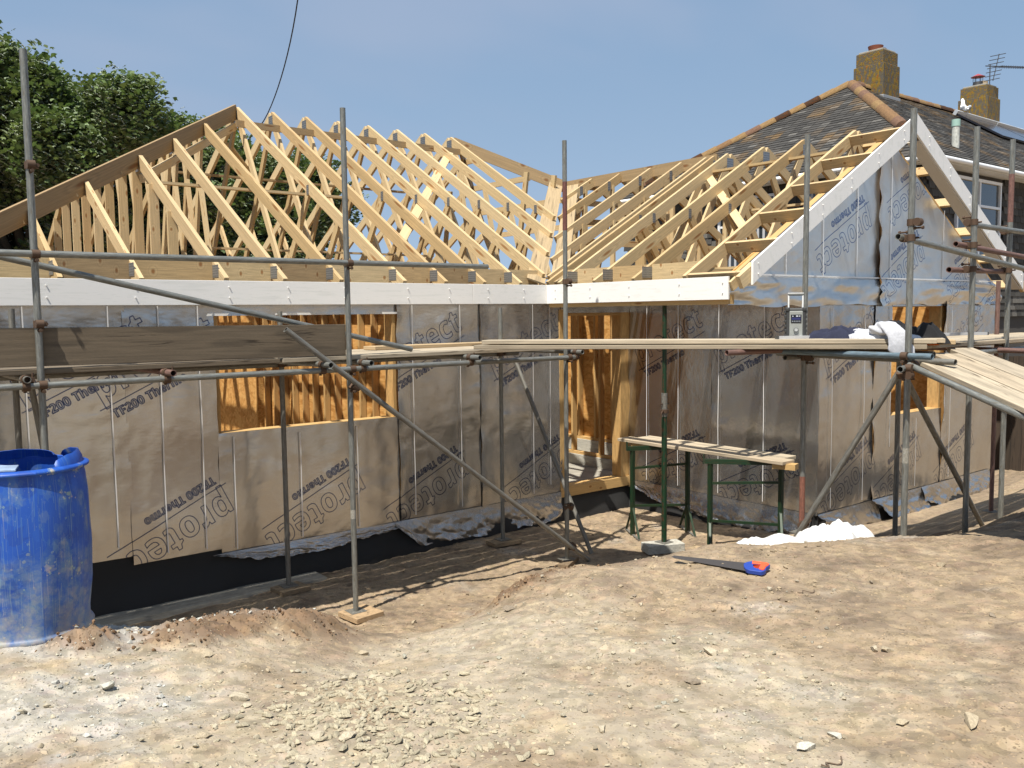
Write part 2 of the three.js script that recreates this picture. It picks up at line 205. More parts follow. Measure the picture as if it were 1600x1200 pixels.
{
  const R = rngOf(71), fine = [[], [], []], shale = [], clods = [];
  const tone = (x, z) => { const w = whiteness(x, z), k = 0.8 + R() * 0.5, g = R() < 0.25 ? 0.06 : 0; return [mix(0.38, 0.47, w) * k, mix(0.295, 0.41, w) * k + g * 0.6, mix(0.2, 0.31, w) * k + g]; };
  for (let i = 0; i < 42000; i++) { const t = R(), z = -0.9 - 7.4 * R(), x = -z * (0.02 + 1.9 * R()) * 0.9; if (x < -0.3 || x > 9) continue; const gr = graveliness(x, z), cl = smooth(-0.1, 0.5, n2(x * 2.3, z * 2.3));
    if (R() > 0.14 + 0.34 * cl + 0.9 * gr) continue; const s = (0.0032 + 0.010 * t * t * t + 0.012 * t ** 16) * (gr > 0.5 ? 1.15 : 1); const c = gr > 0.45 && R() < 0.75 ? (() => { const k = 0.40 + R() * 0.3; return [k, k * 0.97, k * 0.9]; })() : tone(x, z);
    fine[i % 3].push([x, height(x, z) + s * 0.25, z, s, R() * 6.3, (R() - 0.5) * 0.7, c]); }
  fine.forEach((l, i) => scatter('gravel', ['fine pale grit strewn over the bare earth', 'small angular gravel strewn over the bare earth', 'rounded small pebbles strewn over the bare earth'][i], 'gravel', FINE[i], l));
  for (let i = 0; i < 3600; i++) { // patch of flat broken stone in the foreground
    const x = 1.75 + (R() + R() + R() - 1.5) * 0.75, z = -3.0 + (R() + R() + R() - 1.5) * 1.0; const dn = smooth(1.15, 0.2, Math.hypot((x - 1.75) / 0.75, (z + 3.0) / 0.95)) * (0.45 + 0.55 * smooth(-0.2, 0.3, n2(x * 3, z * 3))); if (R() > dn) continue;
    const s = 0.009 + 0.026 * R() ** 3; const k = 0.85 + R() * 0.35; shale.push([x, height(x, z) + s * 0.15, z, s, R() * 6.3, (R() - 0.5) * 0.5, [0.46 * k, 0.40 * k, 0.29 * k]]); }
  scatter('stone_fragments', 'patch of flat cream stone fragments lying in the dust', 'rubble', rock(21, 0.38, 1), shale);
  for (let i = 0; i < 5200; i++) { const x = 0.6 + R() * 4.4, z = -5.2 + R() * 1.2, s0 = soil(x, z); if (R() > s0) continue; const s = 0.004 + 0.013 * R() ** 4, k = 0.75 + R() * 0.5; clods.push([x, height(x, z) + s * 0.3, z, s, R() * 6.3, R(), [0.21 * k, 0.125 * k, 0.068 * k]]); }
  scatter('soil_crumbs', 'crumbs of reddish brown soil on the freshly dug heaps', 'soil', rock(31, 0.8, 1), clods);
  // larger stones one by one: x, z, size, kind of rock, tone
  const big = [[1.50, -4.78, 0.045, 2, 2], [1.35, -3.62, 0.05, 1, 0], [1.36, -3.53, 0.035, 3, 0], [1.10, -3.30, 0.04, 3, 1], [1.28, -3.02, 0.05, 3, 0], [1.42, -3.0, 0.055, 1, 0], [1.52, -2.93, 0.045, 3, 0], [1.30, -2.9, 0.045, 3, 0], [1.75, -3.35, 0.03, 0, 0], [1.95, -3.7, 0.032, 2, 0], [2.02, -3.62, 0.03, 0, 0], [0.92, -4.0, 0.06, 1, 2], [1.42, -4.15, 0.04, 3, 1], [2.2, -4.05, 0.03, 0, 1], [3.2, -5.9, 0.045, 0, 2], [3.95, -6.35, 0.035, 0, 1], [3.5, -6.05, 0.03, 0, 2], [4.3, -6.75, 0.03, 2, 0], [4.75, -7.3, 0.06, 3, 1], [3.85, -6.0, 0.03, 2, 1], [3.3, -2.62, 0.05, 1, 0], [3.42, -2.62, 0.028, 3, 0], [2.95, -2.45, 0.045, 3, 3], [3.25, -2.28, 0.03, 0, 0], [3.95, -2.15, 0.035, 0, 0], [3.98, -2.1, 0.045, 1, 1], [4.85, -1.98, 0.026, 4, 3], [4.9, -1.6, 0.036, 0, 1], [4.62, -1.55, 0.034, 1, 1], [5.6, -2.6, 0.035, 0, 1], [5.0, -2.75, 0.022, 0, 3], [2.75, -1.75, 0.04, 0, 2], [2.95, -1.75, 0.035, 1, 2], [3.4, -1.45, 0.05, 1, 1], [3.2, -1.62, 0.03, 0, 1], [4.25, -3.25, 0.034, 0, 1], [4.45, -3.1, 0.03, 2, 0], [4.68, -3.36, 0.03, 2, 0], [3.75, -3.55, 0.03, 3, 3], [3.7, -3.45, 0.024, 0, 0], [3.15, -4.0, 0.045, 0, 3], [6.9, -2.5, 0.05, 0, 0], [7.2, -2.55, 0.04, 1, 0], [7.6, -2.6, 0.05, 2, 0], [5.2, -1.45, 0.03, 0, 1], [2.3, -2.35, 0.03, 0, 0], [2.05, -2.1, 0.03, 2, 0], [8.6, -3.3, 0.05, 2, 0], [8.4, -3.15, 0.04, 0, 2]];
  const W = ['rounded', 'low flattish', 'chunky', 'flat flaky', 'small dark'], T = ['cream', 'buff', 'pale grey', 'brown'];
  big.forEach(([x, z, s, k, t], i) => { const m = put(scene, 'stone', ROCKS[k], ROCKMAT[t], V(x, height(x, z) + s * 0.22, z)); m.scale.setScalar(s * 1.05); m.rotation.set(0.2 * Math.sin(i), i * 2.1, 0.15 * Math.cos(i * 3));
    const marks = [[0.8, -4.6, 'beside the blue drum'], [1.4, -3.2, 'in the patch of broken stone'], [1.9, -4.5, 'in front of the reddish soil heap'], [3.7, -6.4, 'beside the front scaffold pad'], [4.6, -7.3, 'in the scaffold shade'], [4.5, -3.3, 'close to the hand saw'], [3.2, -2.5, 'on the pale hump in the middle'], [4.8, -1.9, 'on the brown earth nearer than the saw'], [2.9, -1.6, 'along the bottom of the view'], [3.2, -4.2, 'on the crest of the brown bank'], [7.4, -2.6, 'below the sloping gangway'], [8.6, -3.3, 'at the foot of the gable scaffold'], [2.2, -2.2, 'on the pale dust in front']]; const w = marks.reduce((a, b) => (Math.hypot(b[0] - x, b[1] - z) < Math.hypot(a[0] - x, a[1] - z) ? b : a))[2]; tag(m, `${T[t]} ${W[k]} stone lying ${w}`, 'stone', 'single stones lying about the plot'); });
  // bent dry twigs
  for (const [x, z, a, l] of [[4.55, -2.9, 0.5, 0.13], [5.35, -1.55, 2.4, 0.12], [2.72, -1.62, 0.2, 0.12]]) {
    const pts = []; for (let i = 0; i <= 5; i++) { const t = i / 5 - 0.5, px = x + Math.cos(a) * t * l - Math.sin(a) * 0.02 * Math.sin(i * 1.7), pz = z + Math.sin(a) * t * l + 0.02 * Math.sin(i * 2.3); pts.push(V(px - x, height(px, pz) + 0.008 - height(x, z), pz - z)); }
    tag(put(scene, 'twig', new THREE.TubeGeometry(new THREE.CatmullRomCurve3(pts), 12, 0.003, 5), std(rgb(0.13, 0.09, 0.06), 0.9), V(x, height(x, z), z)), 'thin dark bent twig lying on the earth', 'twig', 'twigs on the ground');
  }
}
// ---------------------------------------------------------------- timber-frame bungalow
const house = thing('timber_frame_bungalow', 'unfinished L-shaped bungalow wrapped in silver foil under bare pale roof trusses', 'house', V(7, 0, -11));
const ZF = -8.08, YT = 3.03, YB = 2.805, XF = 7.008, ZR = -12.647, YR = 5.74, XR = 10.2965, YR2 = 4.9265, SL = 0.5935, SR = 0.5767, ZW = -8.43, XW = 8.814, ZG = -5.53, FOLD = 0.366, XC = 0.474, XE = 13.585, ZBK = 2 * ZR - ZF;
// printed foil: one canvas per wall, drawn in metres
function printed(x0, x1, y0, y1, S, stamps, ink = '26,42,96') {
  const c = document.createElement('canvas'); c.width = Math.round((x1 - x0) * S); c.height = Math.round((y1 - y0) * S);
  const g = c.getContext('2d'), R = rngOf(Math.round(x0 * 100) + 5); g.fillStyle = '#f2f1ee'; g.fillRect(0, 0, c.width, c.height);
  for (let i = 0; i < 900; i++) { g.fillStyle = R() < 0.5 ? 'rgba(255,255,255,0.05)' : 'rgba(200,190,170,0.06)'; const r = (0.03 + R() * 0.22) * S; g.beginPath(); g.ellipse(R() * c.width, R() * c.height, r, r * (0.2 + R()), R() * 3, 0, 7); g.fill(); }
  for (const [x, y, inv, ang = 26] of stamps) {
    g.save(); g.translate((x - x0) * S, (y1 - y) * S); g.rotate(-ang * Math.PI / 180 + (inv ? Math.PI : 0)); g.lineJoin = 'round';
    g.strokeStyle = `rgba(${ink},0.95)`; g.lineWidth = 0.0074 * S;
    g.font = `bold ${0.375 * S}px sans-serif`; const wd = g.measureText('protect').width; g.save(); g.translate(-0.05 * S, -0.20 * S); g.scale(1.23 * S / wd, 1); g.strokeText('protect', 0, 0); g.restore();
    g.beginPath(); g.moveTo(-0.08 * S, -0.125 * S); g.lineTo(1.16 * S, -0.125 * S); g.stroke();
    g.font = `bold ${0.112 * S}px sans-serif`; const w2 = g.measureText('TF200 Thermo').width; g.scale(0.74 * S / w2, 1); g.fillStyle = 'rgba(120,140,185,0.22)'; g.fillText('TF200 Thermo', 0, 0); g.strokeStyle = `rgba(${ink},0.95)`; g.lineWidth = 0.0080 * S; g.strokeText('TF200 Thermo', 0, 0);
    g.restore();
  }
  const t = new THREE.CanvasTexture(c); t.colorSpace = THREE.SRGBColorSpace; t.anisotropy = 8;
  const m = std(rgb(0.59, 0.597, 0.61), 0.25, { metalness: 0.95, map: t, bumpMap: crinkle, bumpScale: 0.004 });
  return { m, uv: (a, b) => [(a - x0) / (x1 - x0), (b - y0) / (y1 - y0)] };
}
const crinkle = tex(512, 512, (u, v) => { const a = 1 - Math.abs(loop(u, v, 2.0, 1.4, 121)) * 2, b = 1 - Math.abs(loop(u, v, 5, 3.5, 125)) * 2, k = 0.5 + 0.25 * a + 0.12 * b + 0.10 * loop(u, v, 14, 14, 128); return [k, k, k]; }, false);
const PF = printed(0.7, 8.9, 0.2, 3.1, 248, [[1.50, 1.82, 0], [5.02, 1.82, 0], [6.56, 1.80, 0], [2.12, 1.79, 0], [2.98, 1.15, 1], [4.45, 1.17, 1], [5.86, 1.16, 1], [7.47, 1.14, 1], [1.52, 1.15, 1], [8.6, 2.0, 0]]);
const PS = printed(-8.5, -5.45, 0.2, 3.1, 300, [[-8.1, 1.82, 0], [-6.77, 1.85, 0], [-7.22, 1.19, 1], [-5.93, 1.16, 1]]);
const PG = printed(8.75, 13.35, 0.2, 3.1, 300, [[9.07, 1.83, 0], [10.45, 1.85, 0], [11.9, 1.85, 0], [9.84, 1.18, 1], [11.0, 1.14, 1], [12.5, 1.15, 1]]);
const PT = printed(6.9, 13.5, 2.6, 5.0, 290, [[9.64, 4.02, 1, 29], [10.95, 3.68, 1, 28], [12.62, 3.66, 1, 27], [11.15, 4.62, 1, 28], [13.6, 3.4, 1, 27]], '58,84,140');
const FLAP = std(rgb(0.54, 0.535, 0.53), 0.22, { metalness: 0.95, bumpMap: (() => { const t = crinkle.clone(); t.repeat.set(2, 2); t.needsUpdate = true; return t; })(), bumpScale: 0.005 });
function patch(parent, name, nu, nv, f, uvf, mat) { // f(s, t) -> world point
  const P = [], U = [], I = [], o = f(0.5, 0.5);
  for (let j = 0; j <= nv; j++) for (let i = 0; i <= nu; i++) { const p = f(i / nu, j / nv).sub(o); P.push(p.x, p.y, p.z); U.push(...uvf(i / nu, j / nv)); if (i && j) { const k = j * (nu + 1) + i; I.push(k - nu - 2, k - nu - 1, k, k - nu - 2, k, k - 1); } }
  const g = new THREE.BufferGeometry(); g.setAttribute('position', new THREE.Float32BufferAttribute(P, 3)); g.setAttribute('uv', new THREE.Float32BufferAttribute(U, 2)); g.setIndex(I); g.computeVertexNormals();
  return put(parent, name, g, mat, o);
}
const ripple = (a, b, s) => 0.007 * n3(a * 1.3, b * 0.9, s) + 0.0038 * n3(a * 5, b * 1.6, s + 3) + 0.004 * n3(a * 2.6, b * 6.5, s + 6) * smooth(-0.1, 0.5, n3(a * 0.9, b * 0.9, s + 20)) + 0.0016 * n3(a * 12, b * 9, s + 8) + 0.008 * Math.max(0, 0.55 - Math.abs(n3(a * 1.1, b * 4.5 + a * 0.8, s + 30)) * 4) * smooth(0.0, 0.5, n3(a * 1.2, b * 1.1, s + 33));
// a sheet of foil on a wall; at(a, b, d) maps wall metres and distance off the wall to the world
function foil(print, at, a0, a1, b0, b1, seed, lift = 0, liftR = 0) {
  const nu = Math.max(3, Math.round((a1 - a0) / 0.045)), nv = Math.max(3, Math.round((b1 - b0) / 0.045));
  return patch(house, 'foil_sheet', nu, nv, (s, t) => { const a = mix(a0, a1, s), b = mix(b0, b1, t), e = Math.exp(-(a - a0) / 0.05) * lift * (0.6 + 0.6 * n2(b * 2.3, seed)) + Math.exp(-(a1 - a) / 0.05) * liftR * (0.6 + 0.6 * n2(b * 2, seed + 4)); return at(a + 0.006 * n2(b * 3, seed) * (s === 0 || s === 1), b, ripple(a, b, seed) + 0.024 + e); }, (s, t) => print.uv(mix(a0, a1, s), mix(b0, b1, t)), print.m);
}
const atF = (a, b, d) => V(a, b, ZW + d), atS = (a, b, d) => V(XW - d, b, a), atG = (a, b, d) => V(a, b, ZG + d);
foil(PF, atF, 0.80, 2.235, 0.50, 3.0, 1); foil(PF, atF, 2.215, 3.05, 0.42, 3.0, 2, 0.012); foil(PF, atF, 3.045, 5.09, FOLD, 1.56, 3); foil(PF, atF, 3.045, 5.09, 2.705, 3.0, 4);
foil(PF, atF, 5.08, 6.24, FOLD, 3.0, 5, 0.03); foil(PF, atF, 6.225, 7.53, FOLD, 3.0, 6, 0.03); foil(PF, atF, 7.525, 8.80, 2.69, 3.0, 7);
foil(PS, atS, -8.40, -7.0, FOLD, 2.98, 8, 0.02); foil(PS, atS, -7.01, -5.495, FOLD, 2.98, 9);
foil(PG, atG, 8.782, 9.97, FOLD, 2.95, 10); foil(PG, atG, 9.955, 10.375, FOLD, 2.95, 11, 0.03); foil(PG, atG, 10.37, 11.71, FOLD, 1.375, 12); foil(PG, atG, 10.37, 11.71, 2.725, 2.95, 13); foil(PG, atG, 11.70, 13.25, FOLD, 2.95, 14, 0.04);
{ // gable triangle, two sheets with a gaping seam
  const top = (x) => YR2 - SR * Math.abs(x - XR) - 0.13 - 0.12 * smooth(XR - 0.3, XR + 0.3, x);
  const tri = (x0, x1, seed, seamL, seamR) => patch(house, 'foil_sheet', Math.round((x1 - x0) / 0.05), 34, (s, t) => { const x = mix(x0, x1, s), b0 = 2.74 + 0.02 * n2(x * 1.7, seed), y = mix(b0, Math.max(b0 + 0.08, top(x)), t);
    const band = smooth(3.1, 2.95, y), d = 0.02 + ripple(x, y, seed) + band * (0.045 + 0.03 * n3(x * 1.1, y * 7, seed) + 0.012 * n3(x * 5, y * 12, seed)) + seamL * Math.exp(-(x - x0) / 0.06) * (0.03 + 0.02 * n2(y * 3, 5)) - seamR * Math.exp(-(x1 - x) / 0.05) * 0.02;
    return V(x + (s === 0 ? seamL * 0.03 * n2(y * 2.2, 8) : 0), y, ZG + d); }, (s, t) => { const x = mix(x0, x1, s); return PT.uv(x, mix(2.74, Math.max(2.8, top(x)), t)); }, PT.m);
  PT.m.roughness = 0.38; PT.m.color.setRGB(0.76, 0.755, 0.74); tri(7.12, 10.06, 21, 0, 1); tri(9.99, 13.32, 22, 1, 0);
  // timber gable panel behind the foil
  const g = new THREE.Shape(); g.moveTo(7.2, 2.80); g.lineTo(13.25, 2.80); g.lineTo(13.25, top(13.25) - 0.01); g.lineTo(XR, top(XR) - 0.02); g.lineTo(7.2, top(7.2) - 0.01); 
  put(house, 'gable_panel', new THREE.ExtrudeGeometry(g, { depth: 0.02, bevelEnabled: false }), OSB, V(0, 0, ZG - 0.10));
}
// pale straps stapled over the foil along the studs
const strapOn = (at, a, b0, b1, seed) => patch(house, 'strap', 1, 26, (s, t) => { const b = mix(b0, b1, t); return at(a + (s - 0.5) * 0.010 + 0.004 * n2(b, seed), b, 0.046); }, (s, t) => [s, t], STRAP);
for (const [a, b0, b1] of [[1.415, 0.6, 2.8], [2.09, 0.6, 2.8], [2.525, 0.48, 2.8], [2.89, 0.45, 2.8], [3.194, 0.4, 1.52], [3.892, 0.4, 1.5], [4.554, 0.4, 1.5], [5.278, 0.42, 2.8], [5.93, 0.42, 2.8], [7.038, 0.42, 2.8], [7.322, 0.5, 2.8]]) strapOn(atF, a, b0, b1, a);
for (const a of [-8.07, -7.523, -6.876, -6.212]) strapOn(atS, a, 0.42, 2.78, a);
for (const [a, b0, b1] of [[9.035, 0.42, 2.72], [9.724, 0.42, 2.72], [10.33, 1.0, 2.72], [10.994, 0.42, 1.3], [11.74, 1.2, 2.72], [11.904, 0.42, 2.72]]) strapOn(atG, a, b0, b1, a);
for (const a of [8.137, 8.839, 9.527, 10.292, 11.627, 12.319]) patch(house, 'strap', 1, 20, (s, t) => { const b = mix(3.06, YR2 - SR * Math.abs(a - XR) - 0.2, t); return V(a + (s - 0.5) * 0.016, b, ZG + 0.031 + ripple(a, b, a < 10 ? 21 : 22)); }, (s, t) => [s, t], STRAP);
patch(house, 'strap', 60, 1, (s, t) => { const x = mix(7.5, 13.2, s); return V(x, 3.062 + (t - 0.5) * 0.016, ZG + 0.05 + ripple(x, 3.06, x < 10 ? 21 : 22)); }, (s, t) => [s, t], STRAP);
patch(house, 'strap', 30, 1, (s, t) => V(mix(2.95, 5.12, s), 2.715 + (t - 0.5) * 0.022, ZW + 0.022 + 0.004 * n2(s * 6, 1)), (s, t) => [s, t], STRAP);
patch(house, 'strap', 30, 1, (s, t) => V(mix(10.33, 11.76, s), 2.735 + (t - 0.5) * 0.02, ZG + 0.022), (s, t) => [s, t], STRAP);
// loose foil skirts turned out over the plinth
function skirt(at, a0, a1, lows, seed, out = 0.14) {
  const n = Math.round((a1 - a0) / 0.022);
  return patch(house, 'foil_skirt', n, 18, (s, t) => { const a = mix(a0, a1, s), k = s * (lows.length - 1), i = Math.min(lows.length - 2, Math.floor(k)), low = mix(lows[i], lows[i + 1], k - i) + 0.012 * n2(a * 9, seed);
    const b = mix(FOLD + 0.012, low, t), d = 0.036 + 0.3 * out * Math.pow(t, 1.1) * (0.75 + 0.45 * n2(a * 1.6, seed)) + t * (0.026 * n3(a * 3.2, t * 2, seed) + 0.012 * (1 - Math.abs(n3(a * 7, t * 3, seed + 1)) * 2) + 0.004 * n3(a * 19, t * 9, seed)); return at(a + 0.012 * t * n2(b * 9, seed), b, d); }, (s, t) => [mix(a0, a1, s), t * 0.35], FLAP);
}
skirt(atF, 2.95, 5.06, [0.37, 0.27, 0.23, 0.23, 0.27, 0.3], 31, 0.12); skirt(atF, 5.0, 6.25, [0.33, 0.06, 0.07, 0.05, 0.03], 33, 0.2); skirt(atF, 6.18, 7.5, [0.05, 0.01, 0.05, 0.02, 0.04], 35, 0.14);
skirt(atS, -8.35, -5.56, [0.3, 0.18, 0.12, 0.08, 0.04, 0.08, 0.14], 37, 0.22); skirt(atG, 8.8, 10.12, [0.34, 0.16, 0.05, 0.02, 0.02], 39, 0.2); skirt(atG, 9.95, 11.35, [0.37, 0.12, 0.08, 0.06, 0.1], 41, 0.24); skirt(atG, 11.2, 13.2, [0.2, 0.07, 0.08, 0.1, 0.1], 43, 0.2);
// black damp-proof sheet down to the ground and the footing under it
const dpc = (at, a0, a1, b0, b1, seed) => patch(house, 'damp_proof_sheet', Math.round((a1 - a0) / 0.08), 8, (s, t) => { const a = mix(a0, a1, s), b = mix(b0, b1, t); return at(a, b, -0.006 + smooth(0.34, -0.06, b) * (0.10 + 0.03 * n2(a * 1.5, seed)) + 0.004 * n2(a * 4, b * 6)); }, (s, t) => [s, t], BLACKSHEET);
dpc(atF, 0.78, 7.49, -0.08, 0.62, 51); dpc(atF, 7.49, 8.82, -0.08, 0.31, 52); dpc(atS, -8.5, -5.5, -0.08, 0.4, 53); dpc(atG, 8.76, 13.3, -0.08, 0.4, 55);
box(house, 'footing', 0.5, 4.0, -0.25, 0.02, -8.62, -8.08, CONCRETE);
box(house, 'floor_slab', 0.95, 13.2, -0.05, 0.30, -16.9, -8.6, CONCRETE); box(house, 'floor_slab', 8.99, 13.1, -0.05, 0.297, -8.6, -5.7, CONCRETE);
// sheathed wall panels behind the foil
const wp = (...a) => box(house, 'wall_panel', ...a, OSB);
wp(0.82, 3.05, 0.37, 3.025, -8.58, -8.445); wp(3.05, 5.08, 0.37, 1.52, -8.58, -8.445); wp(3.05, 5.08, 2.75, 3.025, -8.58, -8.445); wp(5.08, 7.49, 0.37, 3.025, -8.58, -8.445); wp(7.49, 8.80, 2.74, 3.025, -8.58, -8.445);
wp(8.83, 8.97, 0.37, 3.02, -8.44, -5.70); wp(8.83, 10.37, 0.37, 2.78, -5.68, -5.545); wp(10.37, 11.70, 0.37, 1.335, -5.68, -5.545); wp(10.37, 11.70, 2.76, 2.79, -5.68, -5.545); wp(11.70, 13.24, 0.37, 2.78, -5.68, -5.545);
wp(13.1, 13.24, 0.30, 3.02, -17.0, -5.69); wp(0.83, 0.96, 0.30, 3.02, -16.9, -8.59); wp(0.97, 13.09, 0.30, 3.02, -17.0, -16.88);
for (const [w0, w1, y0, y1, z] of [[3.05, 5.08, 1.52, 2.75, -8.43], [10.37, 11.70, 1.335, 2.76, -5.53]]) { // bare timber round the window openings
  box(house, 'window_sill_plate', w0, w1, y0, y0 + 0.042, z - 0.15, z + 0.012, STUD[1]); box(house, 'window_head', w0 + 0.04, w1 - 0.04, y1 - 0.045, y1, z - 0.15, z - 0.02, STUD[0]);
  box(house, 'window_jamb', w0, w0 + 0.04, y0 + 0.043, y1 - 0.001, z - 0.15, z + 0.004, STUD[2]); box(house, 'window_jamb', w1 - 0.04, w1, y0 + 0.043, y1 - 0.001, z - 0.15, z + 0.004, STUD[0]);
}
box(house, 'door_jamb', 7.50, 7.63, 0.43, 2.735, -8.575, -8.40, STUD[1]); box(house, 'door_jamb', 8.62, 8.79, 0.43, 2.735, -8.575, -8.41, STUD[0]); box(house, 'door_head', 7.632, 8.618, 2.65, 2.735, -8.57, -8.42, STUD[2]); box(house, 'door_sill', 7.50, 8.80, 0.30, 0.428, -8.58, -8.39, STUD[1]);
// inside partitions: studs, plates and board behind
function partition(a0, a1, z, y0, y1, step, o = {}) {
  const g = sub(house, 'stud_partition', V((a0 + a1) / 2, y0, z)), A = o.along ? (a, y, d) => V(z + d, y, a) : (a, y, d) => V(a, y, z + d);
  const bar = (n, p, q, w, h, i) => beam(g, n, p, q, w, h, STUD[i % 3], o.along ? V(1, 0, 0) : V(0, 0, 1));
  let i = 0; for (let a = a0 + 0.03; a < a1; a += step, i++) bar('stud', A(a, y0 + 0.045, 0), A(a, y1 - 0.045, 0), 0.042, 0.09, i);
  bar('sole_plate', A(a0, y0 + 0.022, 0), A(a1, y0 + 0.022, 0), 0.043, 0.09, 1); bar('head_plate', A(a0, y1 - 0.022, 0), A(a1, y1 - 0.022, 0), 0.043, 0.09, 0);
  if (o.rail) bar('rail', A(a0, o.rail, 0.003), A(a1, o.rail, 0.003), 0.042, 0.085, 2);
  if (o.board) { const m = put(g, 'sheathing', BOX, OSB, A((a0 + a1) / 2, (y0 + y1) / 2, o.board)); m.scale.set(o.along ? 0.012 : a1 - a0, y1 - y0, o.along ? a1 - a0 : 0.012); }
  if (o.plinth) { const m = put(g, 'block_course', BOX, BLOCK, A((a0 + a1) / 2, (0.30 + y0) / 2, -0.02)); m.scale.set(o.along ? 0.14 : a1 - a0, y0 - 0.302, o.along ? a1 - a0 : 0.14); }
  return g;
}
partition(-13.4, -11.1, 4.62, 0.302, 2.95, 0.4, { along: true, board: -0.06 });
partition(-15.2, -8.75, 6.28, 0.302, 2.95, 0.38, { along: true, board: 0.06 });
partition(4.7, 6.15, -14.6, 0.302, 2.15, 0.36, { board: -0.06 });
partition(1.1, 4.5, -13.6, 0.302, 2.95, 0.6, { board: -0.06 });
partition(-12.4, -8.75, 10.45, 0.50, 2.95, 0.4, { along: true, board: 0.06, plinth: true });
partition(-10.9, -8.75, 9.45, 0.46, 2.95, 0.62, { along: true, plinth: true });
partition(6.4, 13.0, -12.6, 0.302, 2.95, 0.6, { board: -0.06 });
partition(9.2, 12.0, -8.3, 0.302, 2.95, 0.4, { board: 0.06 });
partition(-8.2, -5.75, 12.15, 0.302, 2.95, 0.4, { along: true, board: -0.06 });
// ------------------------------------------------- roof
const NAIL = new THREE.CylinderGeometry(0.006, 0.006, 0.014, 8);
const lowY = 0.155 / 2; // half the plumb depth of a rafter
const plate = (g, at, axis, w = 0.13, h = 0.10) => { const m = put(g, 'nail_plate', BOX, PLATE, at); m.scale.set(axis === 'x' ? 0.003 : w, h, axis === 'x' ? w : 0.003); return m; };
const yL = (z) => YT + SL * (z > ZR ? ZF - z : z - ZBK); // top of the main roof slopes
const yR = (x) => YT + SR * (x < XR ? x - XF : XE - x);
function web(g, p, q, i) { return beam(g, 'web', p, q, 0.04, 0.1, TIMBER[i % 10]); }
function mainTruss(x) {
  const g = sub(house, 'roof_truss', V(x, YT, ZW)), zc = x > XF ? ZF - (x - XF) - 0.02 : ZF + 0.002, m = timber();
  const P = (z, dy = 0) => V(x, yL(z) - lowY + dy, z);
  beam(g, 'rafter', P(zc - 0.085), P(ZR + 0.004), 0.046, 0.134, m); beam(g, 'rafter', P(ZR - 0.004), P(ZBK), 0.046, 0.134, TIMBER[1]);
  const zf = x > XF ? zc - 0.2 : ZW + 0.15; beam(g, 'ceiling_tie', V(x + 0.001, YT + 0.062, zf - 0.02), V(x + 0.001, YT + 0.062, ZBK + 0.4), 0.036, 0.097, timber());
  const zt = [mix(ZF, ZBK, 0.34), mix(ZF, ZBK, 0.66)], zr = [mix(ZF, ZBK, 0.25), mix(ZF, ZBK, 0.75)], ty = YT + 0.11;
  web(g, V(x, ty, zt[0]), V(x, YR - 0.16, ZR + 0.04), 1); web(g, V(x, ty, zt[1]), V(x, YR - 0.16, ZR - 0.04), 2); web(g, V(x, ty, zt[0]), P(zr[0], -0.03), 0); web(g, V(x, ty, zt[1]), P(zr[1], -0.03), 3);
  plate(g, V(x - 0.0255, YR - 0.16, ZR + 0.01), 'x', 0.14, 0.16); if (x < XF) plate(g, V(x - 0.0255, YT + 0.10, ZW + 0.08), 'x', 0.15, 0.12); plate(g, P(zr[0], -0.03).setX(x - 0.0255), 'x', 0.06, 0.12);
}
for (let k = 0; k < 8; k++) mainTruss(5.042 + 0.5372 * k);
for (const x of [9.35, 9.95, 10.55, 11.2]) { // trusses behind the hip over the back of the wing
  const g = sub(house, 'roof_truss', V(x, YT, -14)), yt = YR - SL * (x - 8.9); const zA = ZR + (YR - yt) / SL, zB = ZR - (YR - yt) / SL;
  beam(g, 'rafter', V(x, yt - 0.06, zB), V(x, YT - 0.06, ZBK), 0.046, 0.134, timber()); beam(g, 'flat_chord', V(x, yt - 0.08, zA - 0.3), V(x, yt - 0.08, zB), 0.036, 0.097, timber()); beam(g, 'ceiling_tie', V(x, YT + 0.062, -9.2), V(x, YT + 0.062, ZBK + 0.4), 0.036, 0.097, timber());
  for (let z = -11.6, i = 0; z > -15.5; z -= 1.1, i++) web(g, V(x, YT + 0.1, z), V(x, Math.min(yt - 0.1, yL(z) - 0.12), z - (i % 2 ? 0.5 : -0.35)), i);
}
for (const [x, n] of [[3.09, 7], [3.676, 4], [4.286, 3]]) { // flat-topped hip trusses
  const g = sub(house, 'hip_truss', V(x, YT, ZW)), yt = YT + SL * (x - XC) - 0.02, zA = ZF - (x - XC), zB = ZBK + (x - XC), P = (z) => V(x, yL(z) - lowY, z);
  beam(g, 'rafter', P(ZF - 0.085), P(zA + 0.02), 0.046, 0.134, timber()); beam(g, 'rafter', P(zB), P(ZBK), 0.046, 0.134, TIMBER[2]); beam(g, 'flat_chord', V(x, yt - 0.10, zA + 0.05), V(x, yt - 0.10, zB), 0.037, 0.097, timber()); beam(g, 'ceiling_tie', V(x + 0.001, YT + 0.062, ZW + 0.12), V(x + 0.001, YT + 0.062, ZBK + 0.4), 0.036, 0.097, timber());
  if (n === 7) for (let z = -9.6, i = 0; z > -16; z -= 0.6, i++) beam(g, 'post', V(x - 0.01, YT + 0.1, z), V(x - 0.01, Math.min(yt - 0.1, yL(z) - 0.12), z), 0.045, 0.1, TIMBER[(i * 3) % 10], V(1, 0, 0));
  else for (let i = 0; i < n * 2; i++) { const t = (i + 0.5) / (n * 2), z0 = mix(zA, zB, t); web(g, V(x, YT + 0.1, z0 + (i % 2 ? 0.5 : -0.5)), V(x, yt - 0.14, z0), i); }
  plate(g, V(x - 0.0255, YT + 0.10, ZW + 0.08), 'x', 0.15, 0.12); plate(g, V(x - 0.0255, yt - 0.12, zA - 0.02), 'x', 0.12, 0.14);
}
